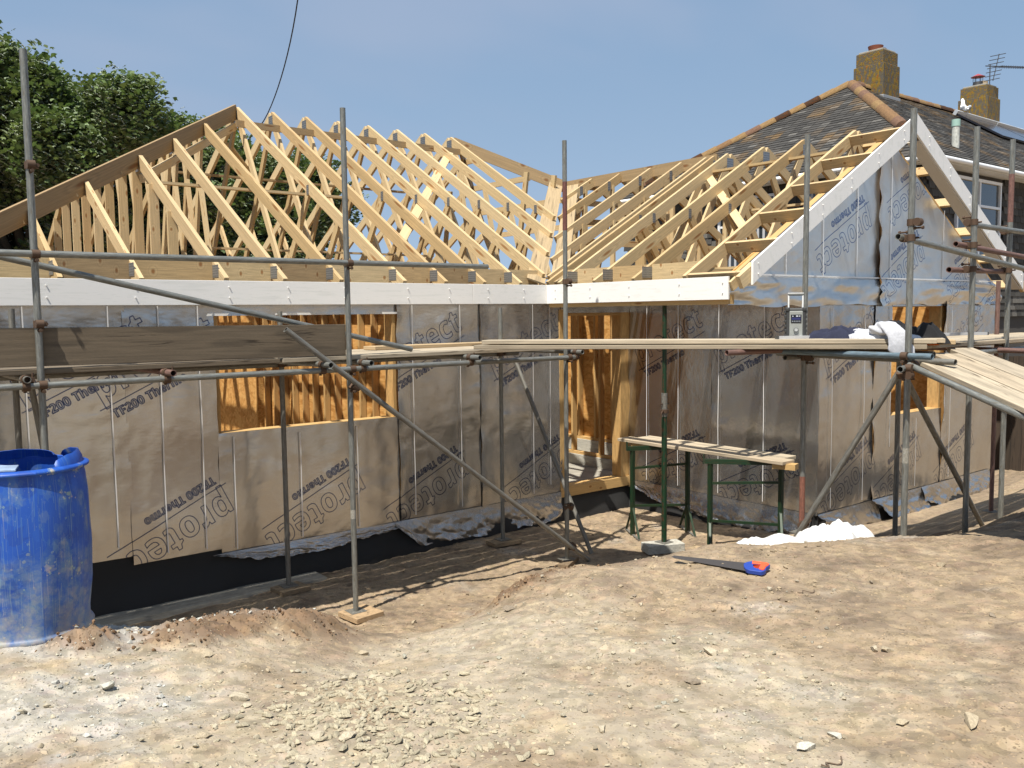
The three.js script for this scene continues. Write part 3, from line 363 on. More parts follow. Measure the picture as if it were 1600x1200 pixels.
for (const x of [1.05, 1.672, 2.327]) { const g = sub(house, 'jack_rafter', V(x, YT, ZW)), zA = ZF - (x - XC); beam(g, 'rafter', V(x, yL(ZF - 0.09) - lowY - 0.012, ZF - 0.09), V(x, yL(zA) - lowY, zA), 0.042, 0.12, timber()); beam(g, 'tie', V(x + 0.001, YT + 0.062, ZW + 0.12), V(x + 0.001, YT + 0.062, -11), 0.036, 0.097, timber()); plate(g, V(x - 0.0255, YT + 0.1, ZW + 0.08), 'x', 0.15, 0.12); }
for (const x of [1.05, 1.672, 2.327]) beam(house, 'jack_rafter', V(x, YT - lowY, ZBK + 0.01), V(x, yL(ZBK + (x - XC)) - lowY, ZBK + (x - XC)), 0.042, 0.12, timber());
for (let z = -9.2, i = 0; z > -16.2; z -= 0.6, i++) { const run = Math.min(2.55, Math.min(ZF - z, z - ZBK)); beam(house, 'hip_end_rafter', V(XC, YT - lowY, z), V(XC + run, YT + SL * run - lowY, z), 0.04, 0.1, TIMBER[i % 10]); }
// hip and ridge boards, browned by the weather
const hipB = (p, q, d, m) => beam(house, 'hip_board', p, q, 0.038, d, m);
hipB(V(XC - 0.05, YT - 0.05, ZF + 0.05), V(5.03, YR - 0.085, ZR + 0.012), 0.2, AGED[0]); hipB(V(XC, YT - 0.05, ZBK), V(5.03, YR - 0.085, ZR - 0.02), 0.2, AGED[1]);
hipB(V(8.84, YR - 0.11, ZR + 0.02), V(XR, YR2 - 0.10, -11.31), 0.19, AGED[1]); hipB(V(9.0, YR - 0.11, ZR - 0.02), V(XE, YT - 0.05, ZBK), 0.19, AGED[0]);
beam(house, 'hip_under_rafter', V(3.11, yL(ZF - 2.64) - 0.30, ZF - 2.64), V(5.0, YR - 0.3, ZR + 0.05), 0.04, 0.097, TIMBER[5]);
beam(house, 'ridge_board', V(XR, YR2 - 0.08, -11.33), V(XR, YR2 - 0.08, -8.12), 0.034, 0.17, AGED[1]);
// valley: two broad layboards and the jacks that die into them
{ const a = V(XF + 0.1, YT + 0.075, ZF - 0.1), b = V(XR - 0.02, YR2 + 0.0, -11.36), dir = b.clone().sub(a).normalize();
  for (const [s, m] of [[-1, oldBoard(0.55, 0.42, 0.25)], [1, oldBoard(0.52, 0.40, 0.24)]]) { const n = s < 0 ? V(0, 1, -SL).normalize() : V(-SR, 1, 0).normalize(); if (s < 0) n.set(0, 1, SL).normalize(); const side = dir.clone().cross(n).normalize().multiplyScalar(s < 0 ? -1 : 1); const off = side.multiplyScalar(0.125).addScaledVector(n, -0.075); beam(house, 'valley_board', a.clone().add(off), b.clone().add(off), 0.235, 0.022, m, n); }
}
// ------------------------------------------------- gabled wing
function wingTruss(z, pl = true) {
  const g = sub(house, 'roof_truss', V(XR, YT, z)), P = (x) => V(x, yR(x) - lowY, z), m = timber();
  const x0 = z < ZF ? XF + (ZF - z) + 0.03 : XF + 0.085;
  beam(g, 'rafter', P(x0), P(XR - 0.004), 0.046, 0.134, m); beam(g, 'rafter', P(XR + 0.004), P(XE), 0.046, 0.134, TIMBER[4]); beam(g, 'ceiling_tie', V(Math.max(x0 + 0.1, XF + 0.3), YT + 0.062, z - 0.001), V(XE - 0.4, YT + 0.062, z - 0.001), 0.036, 0.097, timber());
  const xt = [mix(XF, XE, 0.35), mix(XF, XE, 0.65)], xr = [mix(XF, XE, 0.26), mix(XF, XE, 0.74)], ty = YT + 0.11;
  web(g, V(xt[0], ty, z), V(XR - 0.03, YR2 - 0.16, z), 1); web(g, V(xt[1], ty, z), V(XR + 0.03, YR2 - 0.16, z), 0); if (x0 < xr[0] - 0.2) web(g, V(xt[0], ty, z), V(xr[0], yR(xr[0]) - 0.1, z), 2); web(g, V(xt[1], ty, z), V(xr[1], yR(xr[1]) - 0.1, z), 3);
  if (pl) { plate(g, V(XR, YR2 - 0.17, z + 0.0255), 'z', 0.14, 0.16); if (z > ZF) plate(g, V(XF + 0.26, YT + 0.10, z + 0.0255), 'z', 0.16, 0.12); plate(g, V(xr[0], yR(xr[0]) - 0.1, z + 0.0255), 'z', 0.05, 0.12); }
}
for (const z of [-8.30, -8.16, -7.92, -7.32, -6.707]) wingTruss(z);
wingTruss(-5.985, false);
for (const z of [-8.75, -9.36, -10.02, -10.66]) { const g = sub(house, 'valley_frame', V(XR, YT, z)), x0 = XF + (ZF - z) + 0.02; beam(g, 'rafter', V(x0, yR(x0) - lowY, z), V(XR - 0.02, YR2 - lowY - 0.012, z), 0.046, 0.134, timber()); beam(g, 'rafter', V(XR + 0.02, YR2 - lowY - 0.012, z), V(XE, YT - lowY, z), 0.046, 0.134, TIMBER[2]);
  for (let x = x0 + 0.5, i = 0; x < XR + 2; x += 0.62, i++) beam(g, 'post', V(x, YT + 0.1, z), V(x, yR(x) - 0.11, z), 0.036, 0.072, TIMBER[i % 10], V(0, 0, 1)); plate(g, V(XR - 0.3, YR2 - 0.25, z + 0.0255), 'z', 0.06, 0.14); beam(g, 'ceiling_tie', V(x0 + 0.2, YT + 0.062, z), V(XE - 0.4, YT + 0.062, z), 0.036, 0.097, timber()); beam(g, 'collar', V(x0 + 0.6, yR(x0 + 0.6) - 0.12, z - 0.038), V(XE - (x0 - XF) - 0.6, yR(x0 + 0.6) - 0.12, z - 0.038), 0.036, 0.085, timber()); }
// gable ladder, barge boards and soffit
const ZB = -5.21;
for (const s of [-1, 1]) {
  const X = (d) => XR + s * d, Yd = (d) => YR2 - SR * d, end = XE - XR + 0.0;
  beam(house, 'verge_rafter', V(X(0.004), Yd(0) - lowY, -5.268), V(X(end - 0.02), Yd(end - 0.02) - lowY, -5.268), 0.046, 0.134, timber());
  beam(house, 'gable_rafter', V(X(0.004), Yd(0) - lowY - 0.135, -5.60), V(X(end - 0.2), Yd(end - 0.2) - lowY - 0.135, -5.60), 0.09, 0.097, STUD[1]);
  for (let i = 0; i < 6; i++) { const d = 0.16 + i * 0.60; beam(house, 'ladder_noggin', V(X(d), Yd(d) - lowY - 0.002, -5.965), V(X(d), Yd(d) - lowY - 0.002, -5.288), 0.038, 0.12, timber(), V(s * SR, 1, 0).normalize()); }
  const e1 = end - 0.16, D = 0.2; const sh = new THREE.Shape(); sh.moveTo(0, 0); sh.lineTo(s * e1, -SR * e1); sh.lineTo(s * e1, -SR * e1 - D - 0.02); sh.lineTo(s * (e1 - 0.10), -SR * (e1 - 0.10) - D - 0.01); sh.lineTo(0, -D - 0.03); 
  const bg = put(house, 'barge_board', new THREE.ExtrudeGeometry(sh, { depth: 0.022, bevelEnabled: true, bevelSize: 0.002, bevelThickness: 0.002, bevelSegments: 1 }), WHITE, V(XR, YR2 + 0.045, ZB - 0.026 - (s > 0 ? 0.001 : 0)));
  for (let i = 0; i < 6; i++) for (const k of [0.06, 0.16]) { const d = 0.3 + i * 0.55, n = put(bg, 'nail_head', NAIL, WHITE, V(X(d), YR2 + 0.045 - SR * d - k, ZB + 0.002)); n.rotation.x = Math.PI / 2; }
}
{ const a = 0.1, b = XE - XR - 0.2; beam(house, 'verge_soffit', V(XR + a, YR2 - SR * a - 0.195, -5.31), V(XR + b, YR2 - SR * b - 0.195, -5.31), 0.15, 0.012, SOFFIT, V(SR, 1, 0).normalize()); }
// fascia boards
function fascia(x0, x1, z0, z1, nails, alongX) {
  const m = put(house, 'fascia_board', new RoundedBoxGeometry(x1 - x0, 0.225, z1 - z0, 2, 0.003), WHITE, V((x0 + x1) / 2, (YT + YB) / 2, (z0 + z1) / 2));
  for (const d of nails) for (const k of [2.872, 2.972]) { const n = put(m, 'nail_head', NAIL, WHITE, alongX ? V(d, k, z1 + 0.004) : V(x0 - 0.004, k, d)); if (alongX) n.rotation.x = Math.PI / 2; else n.rotation.z = Math.PI / 2; }
}
fascia(0.44, 5.905, ZF - 0.022, ZF, [1.55, 2.25, 3.09, 3.676, 4.286, 5.042, 5.58], true); fascia(5.909, XF - 0.003, ZF - 0.022, ZF, [6.12, 6.65], true);
fascia(XF, XF + 0.022, ZF - 0.022, -5.385, [-7.92, -7.32, -6.707, -6.0, -5.45], false);
beam(house, 'fascia_end', V(XF + 0.03, YT - 0.10, -5.375), V(XF + 0.36, YT + 0.10, -5.375), 0.03, 0.1, TIMBER[1]);
// blocking between the rafter feet, eaves bearers
{ const xs = [0.9, 1.672, 2.327, 3.09, 3.676, 4.286, 5.042, 5.579, 6.116, 6.654, 7.19]; for (let i = 0; i + 1 < xs.length; i++) box(house, 'eaves_blocking', xs[i] + 0.022, xs[i + 1] - 0.022, YT + 0.005, YT + 0.195, ZW - 0.04, ZW + 0.0, i % 3 === 1 ? AGED[1] : TIMBER[(i * 3) % 10]); }
{ const zs = [-8.16, -7.92, -7.32, -6.707, -5.985]; for (let i = 0; i + 1 < zs.length; i++) box(house, 'eaves_blocking', XF + 0.34, XF + 0.38, YT + 0.005, YT + 0.19, zs[i] + 0.022, zs[i + 1] - 0.022, TIMBER[(i * 3) % 10]); }
box(house, 'eaves_bearer', XF + 0.025, XF + 0.115, YB - 0.045, YB + 0.05, -8.06, -5.4, STUD[1]);
for (const z of [-8.0, -7.32, -6.707, -6.05, -5.6]) box(house, 'porch_joist', XF + 0.12, XW - 0.02, YB - 0.002, YB + 0.09, z - 0.02, z + 0.02, STUD[2]);
// bracing
const br = (p, q, w, h, m, hint) => beam(house, 'roof_brace', p, q, w, h, m, hint);
br(V(3.1, 4.235, -10.5), V(5.7, 4.235, -10.5), 0.085, 0.03, TIMBER[1]); br(V(4.9, YR - 0.32, ZR + 0.32), V(8.95, YR - 0.32, ZR + 0.32), 0.03, 0.095, AGED[1]); br(V(4.6, 3.74, -13.4), V(8.9, 3.74, -13.4), 0.085, 0.03, TIMBER[3]); br(V(3.2, 3.22, -10.2), V(9.4, 3.22, -10.2), 0.085, 0.03, TIMBER[2]);
br(V(8.48, 5.36, -12.2), V(5.66, 3.52, -9.28), 0.12, 0.028, TIMBER[1], V(0, 1, SL).normalize()); br(V(5.1, 5.3, -13.2), V(8.0, 3.5, -15.9), 0.1, 0.03, TIMBER[3]); br(V(4.2, 4.9, -13.8), V(8.6, 4.9, -13.8), 0.085, 0.03, AGED[1]);
br(V(9.95, 4.62, -8.2), V(9.95, 4.62, -5.99), 0.085, 0.03, TIMBER[2]); br(V(9.9, 4.55, -7.95), V(8.35, 3.62, -6.2), 0.1, 0.026, TIMBER[1], V(-SR, 1, 0).normalize()); br(V(11.2, 4.2, -8.2), V(11.2, 4.2, -5.99), 0.085, 0.03, TIMBER[1]); br(V(8.6, 3.2, -8.3), V(8.6, 3.2, -5.6), 0.085, 0.03, TIMBER[0]);
// ---------------------------------------------------------------- scaffolding
const OR = 0.02415;
function tubeGeo(L) { // hollow tube along y with real wall thickness
  const i = 0.0202, g = new THREE.LatheGeometry([[i, 0], [OR, 0], [OR, 0.0001], [OR, L - 0.0001], [OR, L], [i, L], [i, L - 0.0001], [i, 0.0001], [i, 0]].map(([a, b]) => new THREE.Vector2(a, b)), 18);
  const u = g.attributes.uv, p = g.attributes.position; for (let k = 0; k < u.count; k++) u.setXY(k, u.getX(k), p.getY(k) / 1.3 + L * 0.37); return g;
}
function tube(parent, name, p, q, mat = TUBE) {
  const d = q.clone().sub(p), m = put(parent, name, tubeGeo(d.length()), mat, p); m.quaternion.setFromUnitVectors(V(0, 1, 0), d.normalize()); return m;
}
const couplerGeo = (() => { // a hinged band round each of two crossing tubes, joined by a block, with bolts and nuts
  const band = () => new THREE.CylinderGeometry(0.031, 0.031, 0.05, 14), bolt = (x, y, z) => new THREE.CylinderGeometry(0.0075, 0.0075, 0.085, 8).rotateX(Math.PI / 2).translate(x, y, z), nut = (x, y, z) => new THREE.CylinderGeometry(0.013, 0.013, 0.014, 6).rotateX(Math.PI / 2).translate(x, y, z);
  return mergeGeometries([band(), band().rotateZ(Math.PI / 2).translate(0, 0, 0.054), new THREE.BoxGeometry(0.044, 0.044, 0.02).translate(0, 0, 0.027), new THREE.BoxGeometry(0.03, 0.036, 0.03).translate(0.04, 0, 0.005), bolt(0.044, 0, 0.0), nut(0.044, 0, 0.04), bolt(0, -0.044, 0.055), nut(0, -0.044, 0.03), nut(0, -0.044, 0.09)].map((g) => { g.deleteAttribute('uv'); return g.index ? g.toNonIndexed() : g; }));
})();
const COUP = std(rgb(0.10, 0.062, 0.04), 0.72, { metalness: 0.5 });
function coupler(parent, at, front = V(0, 0, 1), along = V(1, 0, 0)) { const m = put(parent, 'coupler', couplerGeo, COUP, at), z = front.clone().normalize(), x = along.clone().sub(z.clone().multiplyScalar(along.dot(z))).normalize(); m.quaternion.setFromRotationMatrix(basis.makeBasis(x, z.clone().cross(x), z)); return m; }
function standard(parent, x, z, top, bottom, mat = TUBE) { const m = tube(parent, 'standard', V(x, bottom, z), V(x, top, z), mat); put(m, 'base_plate', new THREE.BoxGeometry(0.15, 0.006, 0.15), TUBEOLD, V(x, bottom - 0.0015, z)); return m; }
function soleBoard(x, z, y, turn, mat, label, t = 0.045, l = 0.3, w = 0.225) { const m = put(scene, 'sole_board', new RoundedBoxGeometry(l, t, w, 2, 0.004), mat, V(x, y + t / 2, z)); m.rotation.y = turn; return tag(m, label, 'sole board', 'timber pads under the scaffold'); }
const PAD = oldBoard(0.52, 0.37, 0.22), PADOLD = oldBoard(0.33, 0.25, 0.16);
const ZO = -6.87, ZI = -7.97;
const sc = thing('tube_scaffold', 'grey steel tube scaffold along the long foil wall beside the blue drum', 'scaffold', V(3.7, 0, -7.4));
const hS2 = height(3.68, ZO), hS3 = height(6.22, ZO);
standard(sc, 1.255, ZO, 4.53, height(1.255, ZO) + 0.05); standard(sc, 3.672, ZO, 4.46, 0.062); standard(sc, 6.22, ZO, 4.47, 0.06);
standard(sc, 1.27, ZI, 2.78, 0.02, TUBEOLD); standard(sc, 3.532, ZI, 2.74, 0.062, TUBEOLD); standard(sc, 6.205, ZI, 2.76, 0.062, TUBE);
tube(sc, 'guard_rail', V(-0.6, 3.143, ZO + 0.052), V(5.16, 3.147, ZO + 0.052)); tube(sc, 'ledger', V(-0.6, 2.236, ZO + 0.052), V(6.32, 2.226, ZO + 0.052)); tube(sc, 'ledger', V(-0.6, 2.23, ZI - 0.052), V(6.5, 2.226, ZI - 0.052), TUBEOLD);
tube(sc, 'brace', V(3.04, 2.585, ZO + 0.112), V(6.43, -0.01 + 0.04, ZO + 0.112), TUBEOLD); tube(sc, 'brace', V(0.6, 3.24, ZO - 0.17), V(4.42, 2.37, ZO - 0.17)); tube(sc, 'brace', V(6.34, 2.15, ZI + 0.1), V(6.545, 0.06, ZO + 0.04), TUBEOLD); tube(sc, 'brace', V(1.36, 2.2, ZI + 0.1), V(1.6, 0.2, ZI + 0.12), TUBEOLD);
const TR = 2.2815;
for (const [x, zf, m] of [[0.3, -6.7, TUBE], [2.10, -6.66, TUBERED], [3.39, -6.66, TUBE], [3.775, -6.66, TUBE], [4.94, -6.66, TUBE], [6.32, -6.72, TUBEOLD], [1.15, -6.75, TUBEOLD]]) { tube(sc, 'transom', V(x, TR, zf), V(x, TR - 0.004, -8.2), m); coupler(sc, V(x, TR, ZO + 0.05), V(0, -1, 0), V(1, 0, 0)); }
for (const [x, y] of [[1.255, 3.143], [3.672, 3.143], [1.255, 2.236], [3.672, 2.229], [6.22, 2.227]]) coupler(sc, V(x, y, ZO), V(0, 0, 1));
coupler(sc, V(1.255, 2.66, ZO), V(0, 0, 1)); coupler(sc, V(3.672, 2.075, ZO + 0.045), V(0, 0, 1), V(0.8, -0.6, 0)); coupler(sc, V(6.22, 0.62, ZO), V(1, 0, 0.2), V(0, 0.9, 0.4)); coupler(sc, V(6.22, 0.22, ZO + 0.04), V(0, 0, 1), V(0.8, -0.6, 0)); coupler(sc, V(6.22, 3.02, ZO), V(0, 0, 1)); coupler(sc, V(1.255, 3.75, ZO - 0.0), V(0, 0, 1));
for (const x of [1.27, 3.532, 6.205]) coupler(sc, V(x, 2.23, ZI), V(0, 0, -1));
soleBoard(3.70, -6.83, 0.012, 0.12, PAD, 'clean square timber pad under the front scaffold leg in sunlight', 0.048, 0.29, 0.29);
soleBoard(3.53, -7.93, 0.012, 0.1, PADOLD, 'dull timber pad in the shade under the scaffold leg near the window', 0.045, 0.3, 0.25); soleBoard(6.2, -7.95, 0.01, -0.1, PADOLD, 'timber pad in the shade under the scaffold leg near the torn foil skirt', 0.045, 0.36, 0.22); soleBoard(6.2, -6.83, 0.005, 0.5, oldBoard(0.26, 0.19, 0.12), 'dark splintered timber offcut under the scaffold leg with two braces', 0.05, 0.36, 0.12);
// boards
function board(p, q, w, mat, label, group, hint, t = 0.038) { // p, q: middle of the underside at each end
  const d = q.clone().sub(p), L = d.length(), x = d.normalize(), up = (hint ?? V(0, 1, 0)), z = x.clone().cross(up).normalize(), y = z.clone().cross(x), m = put(scene, 'scaffold_board', new RoundedBoxGeometry(L, t, w, 2, 0.006), mat, p.clone().add(q).multiplyScalar(0.5).addScaledVector(y, t / 2));
  const uv = m.geometry.attributes.uv, pos = m.geometry.attributes.position, nn = m.geometry.attributes.normal; for (let i = 0; i < uv.count; i++) uv.setXY(i, pos.getX(i) / 3.2 + p.x * 0.37, (Math.abs(nn.getY(i)) > 0.6 ? pos.getZ(i) : pos.getY(i)) / 0.4 + p.z * 0.61);
  m.quaternion.setFromRotationMatrix(basis.makeBasis(x, y, z)); return tag(m, label, 'scaffold board', group);
}
const DK = TR + 0.0245, LEFTDECK = oldBoard(0.30, 0.245, 0.18);
['outermost', 'second', 'third', 'fourth', 'innermost'].forEach((n, i) => { const z = -7.012 - i * 0.235; board(V(-0.5, DK + 0.001 * i, z), V(3.05 + 0.01 * i, DK, z), 0.225, i ? LEFTDECK : TOE, `weathered deck board behind the upright brown board, ${n} from the scaffold's outer tube`, 'deck boards of the long scaffold'); board(V(3.07, DK, z), V(6.28 - 0.07 * i, DK, z), 0.225, BOARD[(i + 1) % 3], `weathered deck board running towards the doorway, ${n} from the scaffold's outer tube`, 'deck boards of the long scaffold'); });
board(V(-0.6, 2.512, -6.937), V(3.66, 2.482, -6.937), 0.272, TOE, 'dark brown toe board standing on edge behind the guard tubes', null, V(0, 0, 1));
board(V(4.35, DK + 0.041, -7.72), V(7.25, DK + 0.03, -8.02), 0.2, PLANKNEW, 'pale new plank lying on the deck in front of the doorway head');
// ---------------------------------------------------------------- scaffold round the gable
const s2 = thing('tube_scaffold', 'weathered steel tube scaffold standing round the foil gable end', 'scaffold', V(7.6, 0.6, -4));
standard(s2, 6.92, -4.48, 4.22, 0.69, TUBE); standard(s2, 6.60, -3.37, 4.2, 0.80, TUBE); standard(s2, 7.86, -3.46, 4.23, 0.62, TUBE); standard(s2, 8.95, -3.61, 4.27, 0.53, TUBE); standard(s2, 8.25, -4.3, 2.33, 0.3, TUBEOLD); standard(s2, 10.65, -4.4, 3.0, 0.33, TUBERED);
tube(s2, 'ledger', V(6.66, 2.335, -4.75), V(6.555, 2.335, -3.16), TUBEBLUE); tube(s2, 'ledger', V(6.98, 2.30, -4.8), V(6.80, 2.285, -3.1), TUBEOLD); tube(s2, 'transom', V(6.0, 2.345, -4.62), V(7.4, 2.345, -4.40), TUBERED);
tube(s2, 'brace', V(6.62, 2.25, -3.42), V(6.60, 0.72, -4.33), TUBEOLD); tube(s2, 'brace', V(6.66, 2.2, -3.44), V(8.85, 0.55, -3.72), TUBEOLD);
tube(s2, 'guard_rail', V(6.52, 3.245, -3.43), V(11.5, 2.83, -3.43)); tube(s2, 'guard_rail', V(7.66, 3.24, -3.52), V(11.5, 3.06, -3.54), TUBERED); tube(s2, 'guard_rail', V(7.9, 3.42, -3.53), V(11.8, 3.42, -3.72)); tube(s2, 'guard_rail', V(7.55, 3.02, -3.52), V(9.05, 3.04, -3.68), TUBERED);
tube(s2, 'ledger', V(6.5, 2.27, -3.31), V(6.12, 1.97, -2.3)); tube(s2, 'ledger', V(6.12, 1.955, -2.30), V(5.3, 1.33, -0.2)); tube(s2, 'transom', V(6.35, 2.245, -3.30), V(7.7, 2.26, -3.60)); tube(s2, 'transom', V(7.5, 2.29, -3.72), V(7.95, 2.29, -3.40)); tube(s2, 'transom', V(7.85, 2.29, -3.56), V(12, 2.30, -3.70)); tube(s2, 'transom', V(8.6, 2.30, -3.2), V(8.9, 2.30, -4.6), TUBERED); tube(s2, 'ledger', V(6.7, 2.28, -4.53), V(12.2, 2.28, -4.53), TUBEOLD); tube(s2, 'transom', V(7.0, 2.33, -3.36), V(7.05, 2.33, -4.7), TUBEOLD);
for (const [x, y, z, f, a] of [[6.60, 3.35, -3.37, V(0, 0, 1), V(1, 0, 0)], [6.60, 3.235, -3.37, V(0, 0, -1), V(1, 0, 0)], [7.86, 3.43, -3.46, V(0, 0, -1), V(1, 0, 0)], [7.86, 3.235, -3.46, V(0, 0, -1), V(1, 0, 0)], [7.86, 3.03, -3.46, V(0, 0, -1), V(1, 0, 0)], [8.95, 3.42, -3.61, V(0, 0, -1), V(1, 0, 0)], [8.95, 3.05, -3.61, V(0, 0, -1), V(1, 0, 0)], [6.60, 2.335, -3.37, V(-1, 0, 0), V(0, 0, 1)], [6.60, 2.26, -3.37, V(0, 0.2, 1), V(1, 0, 0)], [6.60, 2.19, -3.37, V(0, 0, -1), V(0.6, -0.8, 0)], [6.92, 2.335, -4.48, V(-1, 0, 0), V(0, 0, 1)], [6.92, 2.27, -4.48, V(0, 0, 1), V(1, 0, 0)], [7.86, 2.29, -3.46, V(0, 0, -1), V(1, 0, 0)], [8.95, 2.29, -3.61, V(0, 0, -1), V(1, 0, 0)], [6.88, 0.78, -4.42, V(-1, 0, 0), V(0, 0.7, 0.7)], [6.45, 2.25, -3.28, V(0, -1, 0), V(1, 0, 0)]]) coupler(s2, V(x, y, z), f, a);
for (const [p, x, z, y0, y1, c] of [[s2, 6.92, -4.48, 0.71, 1.2, [0.30, 0.12, 0.08]], [sc, 6.22, ZO, 3.55, 4.05, [0.20, 0.075, 0.06]], [s2, 8.95, -3.61, 3.5, 3.95, [0.24, 0.12, 0.10]], [s2, 6.60, -3.37, 1.5, 1.62, [0.42, 0.40, 0.35]], [sc, 3.672, ZO, 0.9, 0.98, [0.44, 0.42, 0.37]]]) put(p, 'paint_band', new THREE.CylinderGeometry(0.0246, 0.0246, y1 - y0, 18, 1, true), std(rgb(...c), 0.75, { map: tubeTex }), V(x, (y0 + y1) / 2, z));
const A0 = V(5.02, 2.36, -6.72), A1 = V(6.98, 2.375, -3.36), AD = A1.clone().sub(A0).setY(0).normalize(), AS = V(AD.z, 0, -AD.x).multiplyScalar(1); // AS points to the house side
const side = AS.x > 0 ? AS : AS.clone().negate();
const off = (p, s, y = 0, e = 0) => p.clone().addScaledVector(side, s).add(V(0, y, 0)).addScaledVector(AD, e);
board(off(A0, 0.02, 0, -0.06), off(A1, 0.02, 0, -0.05), 0.225, oldBoard(0.40, 0.34, 0.255), 'lower grey scaffold board of the pair bridging the inner corner', 'boards bridging the inner corner of the scaffold');
board(off(A0, 0.03, 0.047, 0.02), off(A1, 0.03, 0.044, 0.02), 0.225, BOARD[2], 'upper sun-bleached scaffold board bridging the inner corner with clothes hanging over it', 'boards bridging the inner corner of the scaffold');
board(off(A0, 0.262, 0.04, 0.05), off(A1, 0.262, 0.04, 0.1), 0.225, BOARD[0], 'sun-bleached scaffold board carrying the radio, second from the open side', 'boards bridging the inner corner of the scaffold');
board(off(A0, 0.262, 0, 0.1), off(A1, 0.262, 0, 0.0), 0.225, BOARD[1], 'grey scaffold board lying under the board that carries the radio', 'boards bridging the inner corner of the scaffold');
board(off(A0, 0.5, 0.02, 0.4), off(A1, 0.5, 0.02, 0.2), 0.225, PLANKNEW, 'fresh yellow plank along the house side of the bridging boards', 'boards bridging the inner corner of the scaffold');
for (let i = 0; i < 4; i++) board(V(7.05, 2.355, -3.72 - i * 0.235), V(11.6, 2.35, -3.72 - i * 0.235), 0.225, BOARD[i % 3], `deck board along the foil gable, ${['outermost', 'second from outside', 'third from outside', 'closest to the gable window'][i]} of four`, 'deck boards along the gable');
{ const d = V(-0.752, -0.243, 1.093), c = V(0.192, 0.003, 0.132); for (let i = 0; i < 3; i++) { const p = V(6.84, 2.252, -3.44).addScaledVector(c, i + 0.55).addScaledVector(d, -0.14 * i); board(p, p.clone().addScaledVector(d, 2.6 + 0.14 * i), 0.225, BOARD[(i + 2) % 3], `pale board of the sloping gangway beside the gable, ${['outermost', 'middle', 'innermost'][i]} of the three`, 'boards of the sloping gangway', V(0, 1, 0)); } }
